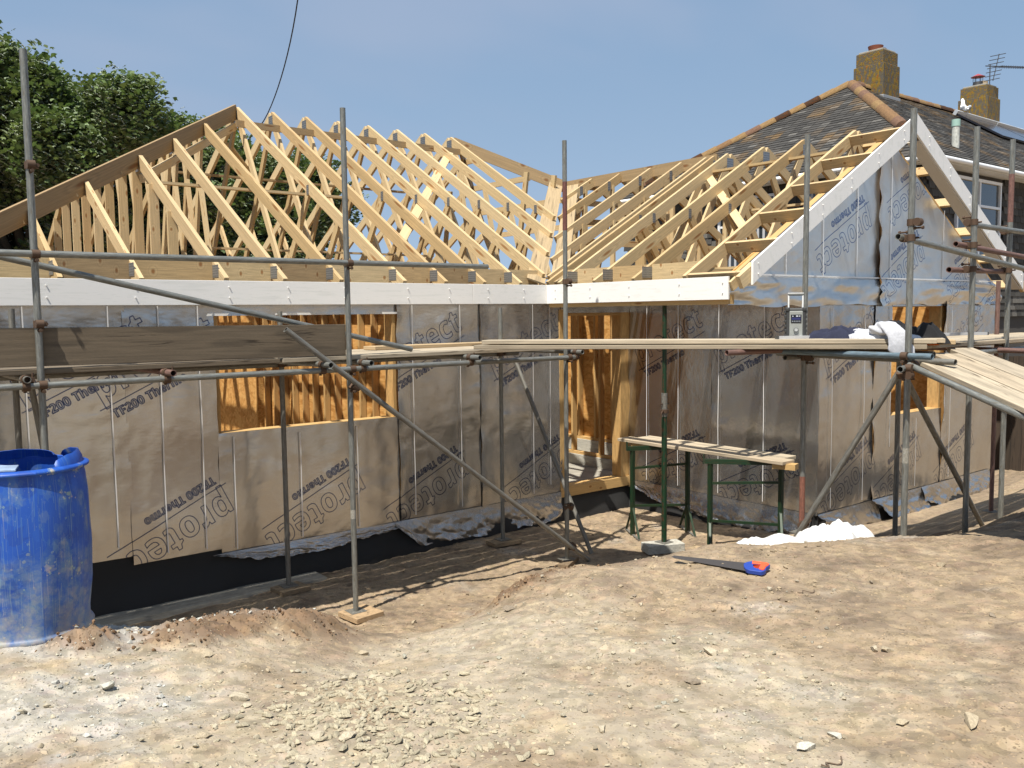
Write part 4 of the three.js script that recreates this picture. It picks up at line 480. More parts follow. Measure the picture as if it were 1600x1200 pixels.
// ---------------------------------------------------------------- blue drum
{
  const bx = 0.80, bz = -4.91, by = height(0.72, -4.66) - 0.012, H = 0.83;
  const c = document.createElement('canvas'); c.width = 2048; c.height = 1024; const g = c.getContext('2d'), R = rngOf(202); g.fillStyle = '#1a4ea8'; g.fillRect(0, 0, 2048, 1024);
  const blot = (x, y, r, a, col, k = 1) => { g.fillStyle = col(a); g.beginPath(); const n = 9 + R() * 6 | 0; for (let i = 0; i <= n; i++) { const t = i / n * 6.283, q = r * (0.5 + R() * 0.7); g.lineTo(x + Math.cos(t) * q, y + Math.sin(t) * q * k); } g.fill(); };
  const mud = (a) => `rgba(${168 + R() * 40 | 0},${156 + R() * 34 | 0},${136 + R() * 30 | 0},${a})`, lightblue = (a) => `rgba(60,110,205,${a})`, dark = (a) => `rgba(12,34,100,${a})`, tan = (a) => `rgba(${176 + R() * 20 | 0},${152 + R() * 20 | 0},${118 + R() * 20 | 0},${a})`;
  for (let i = 0; i < 260; i++) blot(R() * 2048, R() * 1024, 10 + R() * 60, 0.06 + R() * 0.1, R() < 0.5 ? lightblue : dark, 0.8 + R());
  for (let i = 0; i < 5200; i++) { const t = R(), y = 1024 - Math.pow(R(), 2.0) * 520; blot(R() * 2048, y, 6 + 54 * t * t, 0.035 + R() * 0.07, R() < 0.75 ? mud : tan, 0.5 + R()); } // dried splashes, thickest round the foot
  for (let i = 0; i < 650; i++) { const x = R() * 2048, y = R() * 1000; blot(x, y, 2 + 10 * R() ** 4, 0.1 + R() * 0.35, mud); }
  for (let i = 0; i < 90; i++) { const x = R() * 2048, y = 80 + R() * 900, n = 4 + R() * 8; for (let k = 0; k < n; k++) blot(x + (R() - 0.5) * 60, y + (R() - 0.5) * 130, 6 + R() * 26, 0.05 + R() * 0.1, mud, 1.6); }
  for (let i = 0; i < 14; i++) { const x = R() * 2048, y = R() * 800; blot(x, y, 18 + R() * 22, 0.4, mud, 0.7); blot(x, y, 12, 0.5, mud);  for (let k = 0; k < 9; k++) blot(x + (R() - 0.5) * 110, y + (R() - 0.5) * 80, 3 + R() * 6, 0.6, mud); }
  for (let i = 0; i < 700; i++) { g.strokeStyle = mud(0.08 + R() * 0.28); g.lineWidth = 1 + R() * 4; const x = R() * 2048, y = R() * 760; g.beginPath(); g.moveTo(x, y); g.lineTo(x + (R() - 0.5) * 12, y + 30 + R() * 200); g.stroke(); }
  for (let i = 0; i < 240; i++) { g.strokeStyle = `rgba(190,205,230,${0.12 + R() * 0.25})`; g.lineWidth = 1; const x = R() * 2048, y = R() * 1024, a = R() * 6.3, l = 10 + R() * 60; g.beginPath(); g.moveTo(x, y); g.lineTo(x + Math.cos(a) * l, y + Math.sin(a) * l); g.stroke(); }
  const t = new THREE.CanvasTexture(c); t.colorSpace = THREE.SRGBColorSpace; t.wrapS = THREE.RepeatWrapping; t.anisotropy = 4;
  const BLUE = std(rgb(0.95, 0.95, 0.95), 0.5, { map: t, bumpMap: t, bumpScale: 0.0012 }), d = thing('plastic_drum', 'mud-splashed blue plastic drum with its top cut open, beside the foil wall', 'drum', V(bx, by, bz));
  const prof = [[0.0, 0.0], [0.262, 0.0], [0.276, 0.006], [0.283, 0.022], [0.276, 0.036], [0.266, 0.045], [0.27, 0.1], [0.281, 0.25], [0.288, 0.42], [0.287, 0.55], [0.28, 0.68], [0.27, 0.77], [0.264, 0.8], [0.266, 0.806], [0.286, 0.808], [0.29, 0.815], [0.288, 0.824], [0.270, 0.83], [0.262, 0.832], [0.258, 0.826], [0.262, 0.76], [0.276, 0.5], [0.262, 0.06], [0, 0.05]];
  const lg = new THREE.LatheGeometry(prof.map(([a, b]) => new THREE.Vector2(a, b * 1.03)), 72); { const p = lg.attributes.position, u = lg.attributes.uv; for (let i = 0; i < p.count; i++) { const th = Math.atan2(p.getZ(i), p.getX(i)), dent = 0.006 * n2(Math.cos(th) * 1.5 + 4, p.getY(i) * 3 + Math.sin(th)); const r = Math.hypot(p.getX(i), p.getZ(i)); if (r > 0.2) { p.setX(i, p.getX(i) * (1 + dent / r)); p.setZ(i, p.getZ(i) * (1 + dent / r)); } u.setY(i, clamp(p.getY(i) / 0.86)); } lg.computeVertexNormals(); }
  put(d, 'body', lg, BLUE, V(bx, by, bz));
  // ragged shoulder left standing round part of the rim; the camera side is cut away
  const sh = (a0, a1, hh, lean, seed) => { const n = 40, P = [], U = [], I = []; for (let i = 0; i <= n; i++) { const s = i / n, a = mix(a0, a1, s), e = Math.pow(Math.sin(Math.PI * clamp(s, 0.0, 1)), 0.35), top = 0.826 + hh * (0.25 + 0.75 * e) * (0.97 + 0.05 * n2(a * 2, seed)); for (const [k, y] of [[0.268, 0.822], [0.266 - lean * 0.3, mix(0.822, top, 0.5)], [0.262 - lean, top], [0.256 - lean, top - 0.002], [0.258 - lean * 0.3, mix(0.822, top, 0.5)], [0.258, 0.822]]) { P.push(Math.cos(a) * k, y, Math.sin(a) * k); U.push(s * 0.4 + seed * 0.1, 0.95); } }
    for (let i = 0; i < n; i++) for (let k = 0; k < 5; k++) { const q = i * 6 + k; I.push(q, q + 1, q + 7, q, q + 7, q + 6); } const g2 = new THREE.BufferGeometry(); g2.setAttribute('position', new THREE.Float32BufferAttribute(P, 3)); g2.setAttribute('uv', new THREE.Float32BufferAttribute(U, 2)); g2.setIndex(I); g2.computeVertexNormals(); put(d, 'cut_shoulder', g2, BLUE, V(bx, by + 0.025, bz)); };
  const toCam = Math.atan2(-bz, -bx); sh(toCam - 2.35, toCam - 0.55, 0.065, 0.018, 1); sh(toCam - 4.3, toCam - 2.5, 0.05, 0.03, 2); const ls = new THREE.Shape(); ls.absarc(0, 0, 0.262, 0.15, 1.7, false); ls.absarc(0, 0, 0.13, 1.6, 0.2, true); const lgm = new THREE.ExtrudeGeometry(ls, { depth: 0.006, bevelEnabled: true, bevelSize: 0.003, bevelThickness: 0.003, bevelSegments: 2, curveSegments: 24 }).rotateX(Math.PI / 2); const lm = put(d, 'lid_remnant', lgm, std(rgb(0.34, 0.44, 0.62), 0.6, { map: crete }), V(bx, by + 0.866, bz)); lm.rotation.y = -toCam; lm.rotation.order = 'YXZ';
}
// ---------------------------------------------------------------- prop, block, trestles and planks
{
  const x = 7.35, z = -6.5, y0 = height(7.35, -6.5);
  const b = put(scene, 'concrete_block', new RoundedBoxGeometry(0.44, 0.1, 0.215, 2, 0.008), BLOCK, V(x - 0.02, y0 + 0.055, z)); b.rotation.y = -0.4; tag(b, 'pale concrete block lying flat under the green prop', 'block');
  const yb = y0 + 0.105, p = thing('steel_prop', 'dark green adjustable steel prop holding up the porch eaves', 'prop', V(x, yb, z)), cyl = (r, a, b2, n = 18) => new THREE.CylinderGeometry(r, r, b2 - a, n, 1).translate(0, (a + b2) / 2, 0);
  put(p, 'base_plate', new THREE.BoxGeometry(0.15, 0.007, 0.15).translate(0, 0.0035, 0), TUBEOLD, V(x, yb, z)); put(p, 'outer_tube', cyl(0.030, 0.007, 1.52), GREEN, V(x, yb, z)); put(p, 'inner_tube', cyl(0.0242, 1.5, 2.645 - 0.0), GREEN, V(x, yb, z)); put(p, 'threaded_sleeve', cyl(0.033, 1.42, 1.68), TUBEOLD, V(x, yb, z)); put(p, 'collar_nut', cyl(0.048, 1.46, 1.5, 12), COUP, V(x, yb, z));
  put(p, 'collar_handle', new THREE.TubeGeometry(new THREE.CatmullRomCurve3([V(-0.03, 1.49, 0.02), V(-0.075, 1.475, 0.03), V(-0.085, 1.42, 0.03), V(-0.09, 1.3, 0.03)]), 12, 0.007, 6), COUP, V(x, yb, z)); put(p, 'pin', new THREE.CylinderGeometry(0.007, 0.007, 0.14, 8).rotateZ(Math.PI / 2).translate(0, 1.56, 0), COUP, V(x, yb, z)); put(p, 'head_plate', new THREE.BoxGeometry(0.15, 0.007, 0.15).translate(0, 2.649 - 0.0, 0), TUBEOLD, V(x, yb, z));
  const trestle = (p0, p1, top, label) => { const y = Math.min(height(p0.x, p0.z), height(p1.x, p1.z)), mid = p0.clone().add(p1).multiplyScalar(0.5).setY(y), t = thing('builders_trestle', label, 'trestle', mid, 'green trestles under the porch'), ax = p1.clone().sub(p0).normalize(), ct = V(-ax.z, 0, ax.x), at = (p, h) => p.clone().setY(h);
    const bar = (n, a, b2, w, h) => beam(t, n, a, b2, w, h, GREEN); for (const [q, s] of [[p0, -1], [p1, 1]]) { const yg = height(q.x, q.z); bar('post', at(q, yg), at(q, top - 0.09), 0.042, 0.042); for (const k of [-1, 1]) { const f = q.clone().addScaledVector(ct, 0.26 * k), yf = height(f.x, f.z); beam(t, 'stay', at(q, yg + 0.36), at(f, yf + 0.012), 0.024, 0.01, GREEN); } const f0 = q.clone().addScaledVector(ct, -0.27), f1 = q.clone().addScaledVector(ct, 0.27); beam(t, 'foot_bar', at(f0, height(f0.x, f0.z) + 0.008), at(f1, height(f1.x, f1.z) + 0.008), 0.03, 0.012, TUBEOLD); }
    bar('top_rail', at(p0, top - 0.06).addScaledVector(ax, -0.06), at(p1, top - 0.06).addScaledVector(ax, 0.06), 0.045, 0.05); bar('cross_rail', at(p0, top - 0.3), at(p1, top - 0.27), 0.026, 0.026); bar('low_rail', at(p0, y + 0.36), at(p1, y + 0.34), 0.026, 0.026); beam(t, 'end_stop', at(p0, top - 0.085).addScaledVector(ax, -0.07), at(p0, top + 0.02).addScaledVector(ax, -0.07), 0.05, 0.012, GREEN, ax); };
  trestle(V(7.60, 0, -7.22), V(8.20, 0, -6.88), 1.13, 'green steel trestle under the plank end by the doorway'); trestle(V(7.55, 0, -6.02), V(8.02, 0, -5.45), 1.13, 'green steel trestle under the plank end beside the white sacks');
  const pl = (x0, z0, x1, z1, y, m, label) => board(V(x0, y, z0), V(x1, y - 0.01, z1), 0.225, m, label, 'planks on the green trestles'); pl(7.86, -7.62, 7.90, -5.28, 1.10, BOARD[0], 'weathered plank on the green trestles, the one on the open side'); pl(8.10, -7.5, 8.14, -5.42, 1.10, BOARD[2], 'weathered plank on the green trestles, the one against the foil wall');
  const bl = (x1, z1, label) => { const m = put(scene, 'timber_offcut', new THREE.BoxGeometry(0.12, 0.06, 0.24), STUD[1], V(x1, 1.068, z1)); m.rotation.y = 0.3; tag(m, label, 'offcut', 'packing offcuts under the planks'); }; bl(7.86, -7.3, 'short timber offcut packed under the planks by the doorway'); bl(7.9, -5.32, 'orange-brown timber offcut packed under the near plank ends');
}
// ---------------------------------------------------------------- cloth and sacks
function heap(parent, name, at, rx, rz, H, turn, seed, mat, o = {}) {
  const nr = 22, na = 84, P = [], U = [], I = [], ca = Math.cos(turn), sa = Math.sin(turn), f = o.fold ?? 1;
  for (let i = 0; i <= nr; i++) for (let j = 0; j <= na; j++) { const s = i / nr, a = j / na * 2 * Math.PI, edge = 1 + 0.2 * n2(Math.cos(a) * 1.3 + seed, Math.sin(a) * 1.3) + 0.07 * n2(Math.cos(a) * 4, Math.sin(a) * 4 + seed);
    let x = Math.cos(a) * rx * s * edge, z = Math.sin(a) * rz * s * edge; const qx = x / rx, qz = z / rz, body = Math.pow(Math.max(0, 1 - s * s), 0.62) * (0.75 + 0.42 * n2(qx * 1.2 + seed, qz * 1.2)), fold = o.soft ? f * (0.22 * n3(qx * 1.2, qz * 1.6, seed) + 0.10 * n3(qx * 2.6, qz * 3.4, seed + 4) + 0.02 * n3(qx * 7, qz * 7, seed)) * Math.min(1, 3 * (1 - s) + 0.05) : f * (0.11 * (1 - 2 * Math.abs(n3(qx * 1.5, qz * 2.2, seed))) + 0.06 * (1 - 2 * Math.abs(n3(qx * 3.4, qz * 4.2, seed + 4))) + 0.02 * n3(qx * 8, qz * 9, seed)) * Math.min(1, 4 * (1 - s) + 0.12);
    let y = Math.max(0.004 + 0.004 * (1 - s), H * (body + fold)); if (s === 1) y = o.edge ?? 0.002; const wx = x * ca - z * sa, wz = x * sa + z * ca; if (o.ground) y += height(at.x + wx, at.z + wz) - at.y; P.push(wx, y, wz); U.push(x * 2.2, z * 2.2); if (i && j) { const k = i * (na + 1) + j; I.push(k - na - 2, k, k - na - 1, k - na - 2, k - 1, k); } }
  const g = new THREE.BufferGeometry(); g.setAttribute('position', new THREE.Float32BufferAttribute(P, 3)); g.setAttribute('uv', new THREE.Float32BufferAttribute(U, 2)); g.setIndex(I); const m = mergeVertices(g, 1e-5); m.computeVertexNormals(); return put(parent, name, m, mat, at);
}
const weave = tex(128, 128, (u, v) => { const c = 0.88 + 0.06 * Math.sin(u * 2 * Math.PI * 32) * Math.sin(v * 2 * Math.PI * 32) + 0.06 * loop(u, v, 3, 3, 7); return [c, c, c]; });
const fabric = (r, g, b, o = {}) => new THREE.MeshPhysicalMaterial({ color: rgb(r, g, b), roughness: 0.92, map: weave, bumpMap: weave, bumpScale: 0.001, side: THREE.DoubleSide, ...o });
const WTOP = 2.453, bd = (s, e) => off(A0, s, 0, e).setY(mix(2.438, WTOP, e / 3.89) + 0.001);
tag(heap(scene, 'navy_garment', bd(0.2, 3.2), 0.27, 0.13, 0.10, 1.04, 3, fabric(0.022, 0.026, 0.058)), 'crumpled navy garment lying beside the radio on the boards', 'clothing');
{ const h = thing('white_hoodie', 'crumpled white hooded top with a sleeve hanging over the board edge', 'clothing', bd(0.1, 3.5)), m = fabric(0.60, 0.61, 0.65);
  heap(h, 'body', bd(0.15, 3.5), 0.29, 0.14, 0.085, 1.04, 9, m);
  const o = bd(-0.085, 3.58), sleeve = []; const path = [[0.14, 0.075, -0.1], [0.05, 0.085, -0.03], [-0.035, 0.055, 0.02], [-0.062, -0.02, 0.05], [-0.06, -0.085, 0.075], [-0.055, -0.125, 0.09]];
  const cv = new THREE.CatmullRomCurve3(path.map(([s, y, e]) => side.clone().multiplyScalar(s).addScaledVector(AD, e).add(V(0, y, 0)))); const tg = new THREE.TubeGeometry(cv, 40, 0.05, 26, false), pp = tg.attributes.position; for (let i = 0; i < pp.count; i++) { const ring = Math.floor(i / 27), c = cv.getPointAt(ring / 40), v = V(pp.getX(i), pp.getY(i), pp.getZ(i)).sub(c), k = 1 + 0.3 * n3(v.x * 18, v.y * 18 + ring * 0.09, v.z * 18), w = v.dot(side); v.addScaledVector(side, -0.62 * w); const l = v.dot(AD); v.addScaledVector(AD, l * 0.55); pp.setXYZ(i, c.x + v.x * k, c.y + v.y * k, c.z + v.z * k); } tg.computeVertexNormals(); put(h, 'sleeve', tg, m, o); }
tag(heap(scene, 'black_jacket', V(7.2, 2.40, -3.72), 0.36, 0.17, 0.19, 1.0, 14, fabric(0.012, 0.012, 0.014)), 'black jacket heaped behind the white hooded top near the gable window', 'clothing');
tag(heap(scene, 'orange_vest', V(7.13, 2.395, -3.53), 0.13, 0.07, 0.035, 1.0, 17, fabric(0.75, 0.16, 0.02)), 'folded orange cloth half under the black jacket', 'clothing');
{ const y = 2.395, t = thing('power_drill', 'yellow-orange power tool standing behind the black jacket', 'power tool', V(7.62, y, -3.72)), M = std(rgb(0.7, 0.26, 0.02), 0.45); put(t, 'motor_housing', new THREE.CapsuleGeometry(0.036, 0.11, 5, 14).rotateZ(Math.PI / 2), M, V(7.62, y + 0.12, -3.72)); const h = put(t, 'grip', new RoundedBoxGeometry(0.04, 0.08, 0.035, 3, 0.012), std(rgb(0.03, 0.03, 0.03), 0.6), V(7.65, y + 0.07, -3.72)); h.rotation.z = 0.2; put(t, 'battery', new RoundedBoxGeometry(0.11, 0.045, 0.07, 3, 0.01), M, V(7.66, y + 0.023, -3.72)); put(t, 'chuck', new THREE.CylinderGeometry(0.014, 0.022, 0.06, 14).rotateZ(Math.PI / 2), std(rgb(0.05, 0.05, 0.05), 0.4, { metalness: 0.6 }), V(7.52, y + 0.12, -3.72)); }
{ const sackTex = (() => { const c = document.createElement('canvas'); c.width = c.height = 256; const g = c.getContext('2d'); g.fillStyle = '#f4f3f0'; g.fillRect(0, 0, 256, 256); g.fillStyle = 'rgba(150,185,215,0.8)'; g.fillRect(150, 40, 60, 36); g.fillStyle = 'rgba(120,120,125,0.55)'; for (let i = 0; i < 5; i++) g.fillRect(30, 50 + i * 14, 70 - 9 * i, 6); const t = new THREE.CanvasTexture(c); t.colorSpace = THREE.SRGBColorSpace; return t; })();
  const SACK = new THREE.MeshPhysicalMaterial({ color: rgb(0.60, 0.60, 0.59), roughness: 0.7, side: THREE.DoubleSide, bumpMap: weave, bumpScale: 0.001 }), SACK2 = SACK.clone(); SACK2.map = sackTex;
  tag(heap(scene, 'rubble_sack', V(5.86, height(5.86, -4.26) + 0.02, -4.26), 0.42, 0.24, 0.11, 0.94, 25, SACK2, { ground: true, soft: true, fold: 0.9 }), 'flattened white woven sack with faint printing behind the earth bank', 'sack', 'white sacks behind the earth bank'); tag(heap(scene, 'rubble_sack', V(6.36, height(6.36, -3.86) + 0.01, -3.86), 0.28, 0.22, 0.15, 0.94, 29, SACK, { ground: true, soft: true, fold: 0.9 }), 'plump plain white woven sack behind the earth bank', 'sack', 'white sacks behind the earth bank'); }
// ---------------------------------------------------------------- radio and level
{ const p = bd(0.2, 2.83), face = Math.atan2(-p.x, -p.z) + 0.08, r = thing('site_radio', 'rugged grey and black site radio with a pale carrying handle on the boards', 'radio', p); r.rotation.y = face; const L = (n, g, m, x, y, z) => { const o = new THREE.Mesh(g, m); o.name = n; o.castShadow = o.receiveShadow = true; o.position.set(x, y, z); r.add(o); return o; };
  const BK = std(rgb(0.035, 0.036, 0.036), 0.6), GY = std(rgb(0.26, 0.27, 0.25), 0.5), SV = std(rgb(0.72, 0.73, 0.72), 0.35), c = document.createElement('canvas'); c.width = 128; c.height = 96; const g = c.getContext('2d'); g.fillStyle = '#16181f'; g.fillRect(0, 0, 128, 96); g.fillStyle = '#c9ced6'; g.beginPath(); g.arc(24, 18, 7, 0, 7); g.fill(); g.fillRect(62, 11, 26, 12); g.fillRect(98, 12, 16, 10); g.fillStyle = '#2b2f5e'; g.fillRect(10, 34, 108, 26); g.fillStyle = '#8f949c'; for (let i = 0; i < 5; i++) g.fillRect(12 + i * 22, 72, 15, 9); const t = new THREE.CanvasTexture(c); t.colorSpace = THREE.SRGBColorSpace;
  L('body', new RoundedBoxGeometry(0.165, 0.262, 0.13, 4, 0.018), BK, 0, 0.133, 0); L('front_panel', new RoundedBoxGeometry(0.108, 0.225, 0.014, 3, 0.006), GY, 0, 0.125, 0.066); L('display', new THREE.BoxGeometry(0.086, 0.07, 0.004), std(rgb(1, 1, 1), 0.3, { map: t }), 0, 0.172, 0.0745); const k = L('tuning_knob', new THREE.CylinderGeometry(0.02, 0.023, 0.018, 24).rotateX(Math.PI / 2), std(rgb(0.16, 0.165, 0.16), 0.4), 0, 0.078, 0.08); L('knob_cap', new THREE.CylinderGeometry(0.013, 0.013, 0.004, 20).rotateX(Math.PI / 2), std(rgb(0.5, 0.51, 0.5), 0.35, { metalness: 0.4 }), 0, 0.078, 0.0905); L('battery_hatch', new RoundedBoxGeometry(0.05, 0.016, 0.006, 2, 0.003), std(rgb(0.2, 0.2, 0.19), 0.5), 0, 0.034, 0.0735);
  for (const s of [-1, 1]) { L('handle_post', new RoundedBoxGeometry(0.013, 0.125, 0.02, 2, 0.004), SV, s * 0.058, 0.322, 0); for (let i = 0; i < 6; i++) L('bumper_rib', new RoundedBoxGeometry(0.014, 0.024, 0.1, 2, 0.004), BK, s * 0.085, 0.03 + i * 0.04, 0.012); L('corner_bumper', new RoundedBoxGeometry(0.034, 0.034, 0.145, 3, 0.01), BK, s * 0.068, 0.252, 0); } L('handle_bar', new RoundedBoxGeometry(0.129, 0.018, 0.024, 3, 0.006), std(rgb(0.10, 0.105, 0.10), 0.5), 0, 0.377, 0); L('handle_edge', new RoundedBoxGeometry(0.131, 0.006, 0.022, 2, 0.002), SV, 0, 0.389, 0); }
{ const p = bd(0.0, 2.7).setY(2.466), q = V(8.10, 2.47, -3.44), l = thing('straight_edge', 'long aluminium straight edge lying along the boards in front of the clothes', 'level', p.clone().add(q).multiplyScalar(0.5)), AL = std(rgb(0.66, 0.67, 0.68), 0.38, { metalness: 0.6 }); beam(l, 'bar', p, q, 0.05, 0.024, AL); const d = q.clone().sub(p).normalize(); beam(l, 'end_cap', p.clone().addScaledVector(d, -0.012), p.clone().addScaledVector(d, 0.001), 0.052, 0.026, std(rgb(0.06, 0.06, 0.06), 0.6)); beam(l, 'end_cap', q.clone().addScaledVector(d, -0.001), q.clone().addScaledVector(d, 0.012), 0.052, 0.026, std(rgb(0.06, 0.06, 0.06), 0.6)); }
// ---------------------------------------------------------------- hand saw
{ const tip = V(4.40, 0, -3.83), end = V(4.64, 0, -3.26), d = end.clone().sub(tip), Ls = d.length(), y = Math.max(height(tip.x, tip.z), height(end.x, end.z), height(4.52, -3.55)) + 0.01, s = thing('hand_saw', 'hand saw with grey blade and orange and blue handle lying on the earth', 'saw', tip.clone().setY(y)); s.rotation.y = Math.atan2(-d.z, d.x); s.rotation.order = 'YXZ'; s.rotation.x = 0.16; 
  const add = (n, shape, depth, y0, m, bev) => { const g = new THREE.ExtrudeGeometry(shape, { depth, bevelEnabled: !!bev, bevelSize: bev, bevelThickness: bev, bevelSegments: 3, curveSegments: 10 }).rotateX(-Math.PI / 2), o = new THREE.Mesh(g, m); o.name = n; o.castShadow = o.receiveShadow = true; o.position.y = y0; s.add(o); return o; };
  const bl = new THREE.Shape(); bl.moveTo(0, 0.012); bl.lineTo(0.012, 0.036); bl.lineTo(Ls - 0.1, 0.062); bl.lineTo(Ls - 0.1, -0.056); const nT = 46; for (let i = nT; i > 0; i--) { const x0 = 0.02 + (Ls - 0.13) * i / nT, yb = mix(-0.004, -0.055, i / nT); bl.lineTo(x0, yb - 0.0035); bl.lineTo(x0 - 0.004, yb); } add('blade', bl, 0.0012, 0.012, std(rgb(0.10, 0.09, 0.085), 0.45, { metalness: 0.5 }));
  const hb = new THREE.Shape(); const X = Ls - 0.135; hb.moveTo(X, 0.02); hb.quadraticCurveTo(X + 0.02, 0.068, X + 0.06, 0.07); hb.lineTo(X + 0.10, 0.064); hb.quadraticCurveTo(X + 0.15, 0.066, X + 0.152, 0.04); hb.lineTo(X + 0.138, 0.0); hb.quadraticCurveTo(X + 0.15, -0.045, X + 0.125, -0.066); hb.lineTo(X + 0.05, -0.062); hb.quadraticCurveTo(X + 0.01, -0.05, X, 0.02); const hole = new THREE.Path(); hole.moveTo(X + 0.055, 0.022); hole.lineTo(X + 0.10, 0.026); hole.lineTo(X + 0.10, -0.03); hole.quadraticCurveTo(X + 0.06, -0.032, X + 0.055, 0.022); hb.holes.push(hole); add('handle', hb, 0.02, 0.003, std(rgb(0.02, 0.055, 0.30), 0.45), 0.004);
  const gr = new THREE.Shape(); gr.moveTo(X + 0.045, 0.055); gr.lineTo(X + 0.105, 0.054); gr.quadraticCurveTo(X + 0.146, 0.058, X + 0.147, 0.038); gr.lineTo(X + 0.134, 0.0); gr.quadraticCurveTo(X + 0.14, -0.03, X + 0.13, -0.045); gr.lineTo(X + 0.108, -0.036); gr.lineTo(X + 0.106, 0.03); gr.lineTo(X + 0.05, 0.03); gr.closePath(); add('grip', gr, 0.03, 0.001, std(rgb(0.85, 0.10, 0.035), 0.5), 0.004); }
// ---------------------------------------------------------------- neighbouring house
{
  const RX = 20.9, RZ = -12.3, RY = 8.3, EX = 16.75, EZ = -8.15, EY = 5.6, FARX = 40, k = (RY - EY) / (EZ - RZ), nb = thing('neighbour_house', 'tile-hung neighbouring house with lichen-orange hips and stubby chimneys behind the gable', 'house', V(25, 0, -12));
  const tri = (name, pts, m) => { const o = pts[0], P = [], I = []; pts.forEach((p) => { const q = p.clone().sub(o); P.push(q.x, q.y, q.z); }); for (let i = 1; i + 1 < pts.length; i++) I.push(0, i, i + 1); const g = new THREE.BufferGeometry(); g.setAttribute('position', new THREE.Float32BufferAttribute(P, 3)); g.setAttribute('uv', new THREE.Float32BufferAttribute(pts.flatMap((p) => [p.x, p.z]), 2)); g.setIndex(I); g.computeVertexNormals(); return put(nb, name, g, m, o); };
  const DARK = std(rgb(0.055, 0.048, 0.043), 0.95, { side: THREE.DoubleSide });
  const BZ = 2 * RZ - EZ, E1 = V(EX, EY, EZ), E2 = V(EX, EY, BZ), T = V(RX, RY, RZ), TF = V(FARX, RY, RZ), E3 = V(FARX, EY, EZ), E4 = V(FARX, EY, BZ);
  tri('roof_slope', [T, E1, E3, TF], DARK); tri('roof_slope', [T, E2, E1], DARK); tri('roof_slope', [TF, E4, E2, T], DARK);
  // plain tiles: each laid on its slope, overlapping the course below
  const R = rngOf(301), tile = new THREE.BoxGeometry(0.235, 0.022, 0.22).translate(0, 0, 0), lay = (name, list) => { const m = new THREE.InstancedMesh(tile, std(rgb(1, 1, 1), 0.93, { map: crete }), list.length); m.name = name; m.castShadow = m.receiveShadow = true; const M = new THREE.Matrix4(), S = new THREE.Matrix4(); list.forEach(([p, x, y, z, s, c], i) => { M.makeBasis(x.clone().multiplyScalar(s), y, z).setPosition(p.clone().sub(V(25, 0, -12))); m.setMatrixAt(i, M); m.setColorAt(i, rgb(...c)); }); m.userData.kind = 'stuff'; nb.add(m); };
  const tileCol = (p, near) => { const l = smooth(0.1, 0.7, n3(p.x * 0.8, p.y * 0.8, p.z * 0.8) + near * 0.9), w = R() < 0.12 ? 0.04 + R() * 0.06 : 0, b = 0.045 + 0.04 * R(); const q = l * 0.55 * R(); return [mix(b, 0.30, q) + w, mix(b * 0.93, 0.17, q) + w * 0.96, mix(b * 0.88, 0.05, q) + w * 0.9]; };
  const slope = (eave, along, up, len, hipL, hipR) => { const nrm = along.clone().cross(up).normalize(); if (nrm.y < 0) nrm.negate(); const out = [], zv = up.clone().multiplyScalar(-1), n = Math.floor(len / 0.14), tilt = zv.clone().addScaledVector(nrm, 0.09).normalize(), yv = along.clone().cross(tilt).multiplyScalar(-1).normalize(); if (yv.dot(nrm) < 0) yv.negate(); for (let j = 0; j < n; j++) { const v = j * 0.14 + 0.06, a0 = hipL(v), a1 = hipR(v); for (let a = a0 + 0.12 + (j % 2) * 0.12; a < a1 + 0.02; a += 0.243) { const p = eave.clone().addScaledVector(along, a).addScaledVector(up, v).addScaledVector(nrm, 0.03 + 0.006 * R()); out.push([p, along, yv, tilt, 0.97 + 0.03 * R(), tileCol(p, smooth(0.75, 1, v / len) * 0.8)]); } } return out; };
  const upF = V(0, k, -1).normalize(), upL = V(1, (RY - EY) / (RX - EX), 0).normalize(), lenF = Math.hypot(EZ - RZ, RY - EY), lenL = Math.hypot(RX - EX, RY - EY);
  lay('roof_tiles', slope(E1, V(1, 0, 0), upF, lenF, (v) => v / lenF * (RX - EX), () => 19)); lay('roof_tiles', slope(E2, V(0, 0, 1), upL, lenL, (v) => v / lenL * (RZ - BZ), (v) => (EZ - BZ) - v / lenL * (EZ - RZ)));
  const chTex = tex(256, 256, (u, v) => { const l = smooth(-0.25, 0.45, loop(u, v, 1.6, 1.6, 141) + 0.5 * loop(u, v, 6, 6, 143)), o = smooth(0.1, 0.5, loop(u, v, 2.4, 2.4, 149)), n = 0.9 + 0.16 * loop(u, v, 20, 20, 147), j = (v * 9 % 1) < 0.06 ? 0.85 : 1; return [mix(0.42, mix(0.60, 0.66, o), l) * n * j, mix(0.39, mix(0.48, 0.40, o), l) * n * j, mix(0.34, mix(0.13, 0.10, o), l) * n * j]; });
  // half-round hip and ridge tiles, each its own piece
  const hr = new THREE.CylinderGeometry(0.135, 0.15, 0.44, 12, 1, true, 0, Math.PI).rotateZ(Math.PI / 2), LICH = [std(rgb(0.30, 0.15, 0.055), 0.95, { map: chTex, side: 2 }), std(rgb(0.25, 0.14, 0.065), 0.95, { map: crete, side: 2 }), std(rgb(0.30, 0.185, 0.08), 0.95, { map: crete, side: 2 }), std(rgb(0.20, 0.11, 0.07), 0.95, { map: crete, side: 2 })];
  const caps = (p, q, name) => { const d = q.clone().sub(p), L = d.length(); d.normalize(); const z = d.clone().cross(V(0, 1, 0)).normalize(), y = z.clone().cross(d); for (let a = 0.2, i = 0; a < L; a += 0.4, i++) { const m = put(nb, name, hr, LICH[Math.floor(R() * 3.6)], p.clone().addScaledVector(d, a).addScaledVector(y, 0.0 + 0.012 * R())); m.quaternion.setFromRotationMatrix(basis.makeBasis(d, y, z)); } };
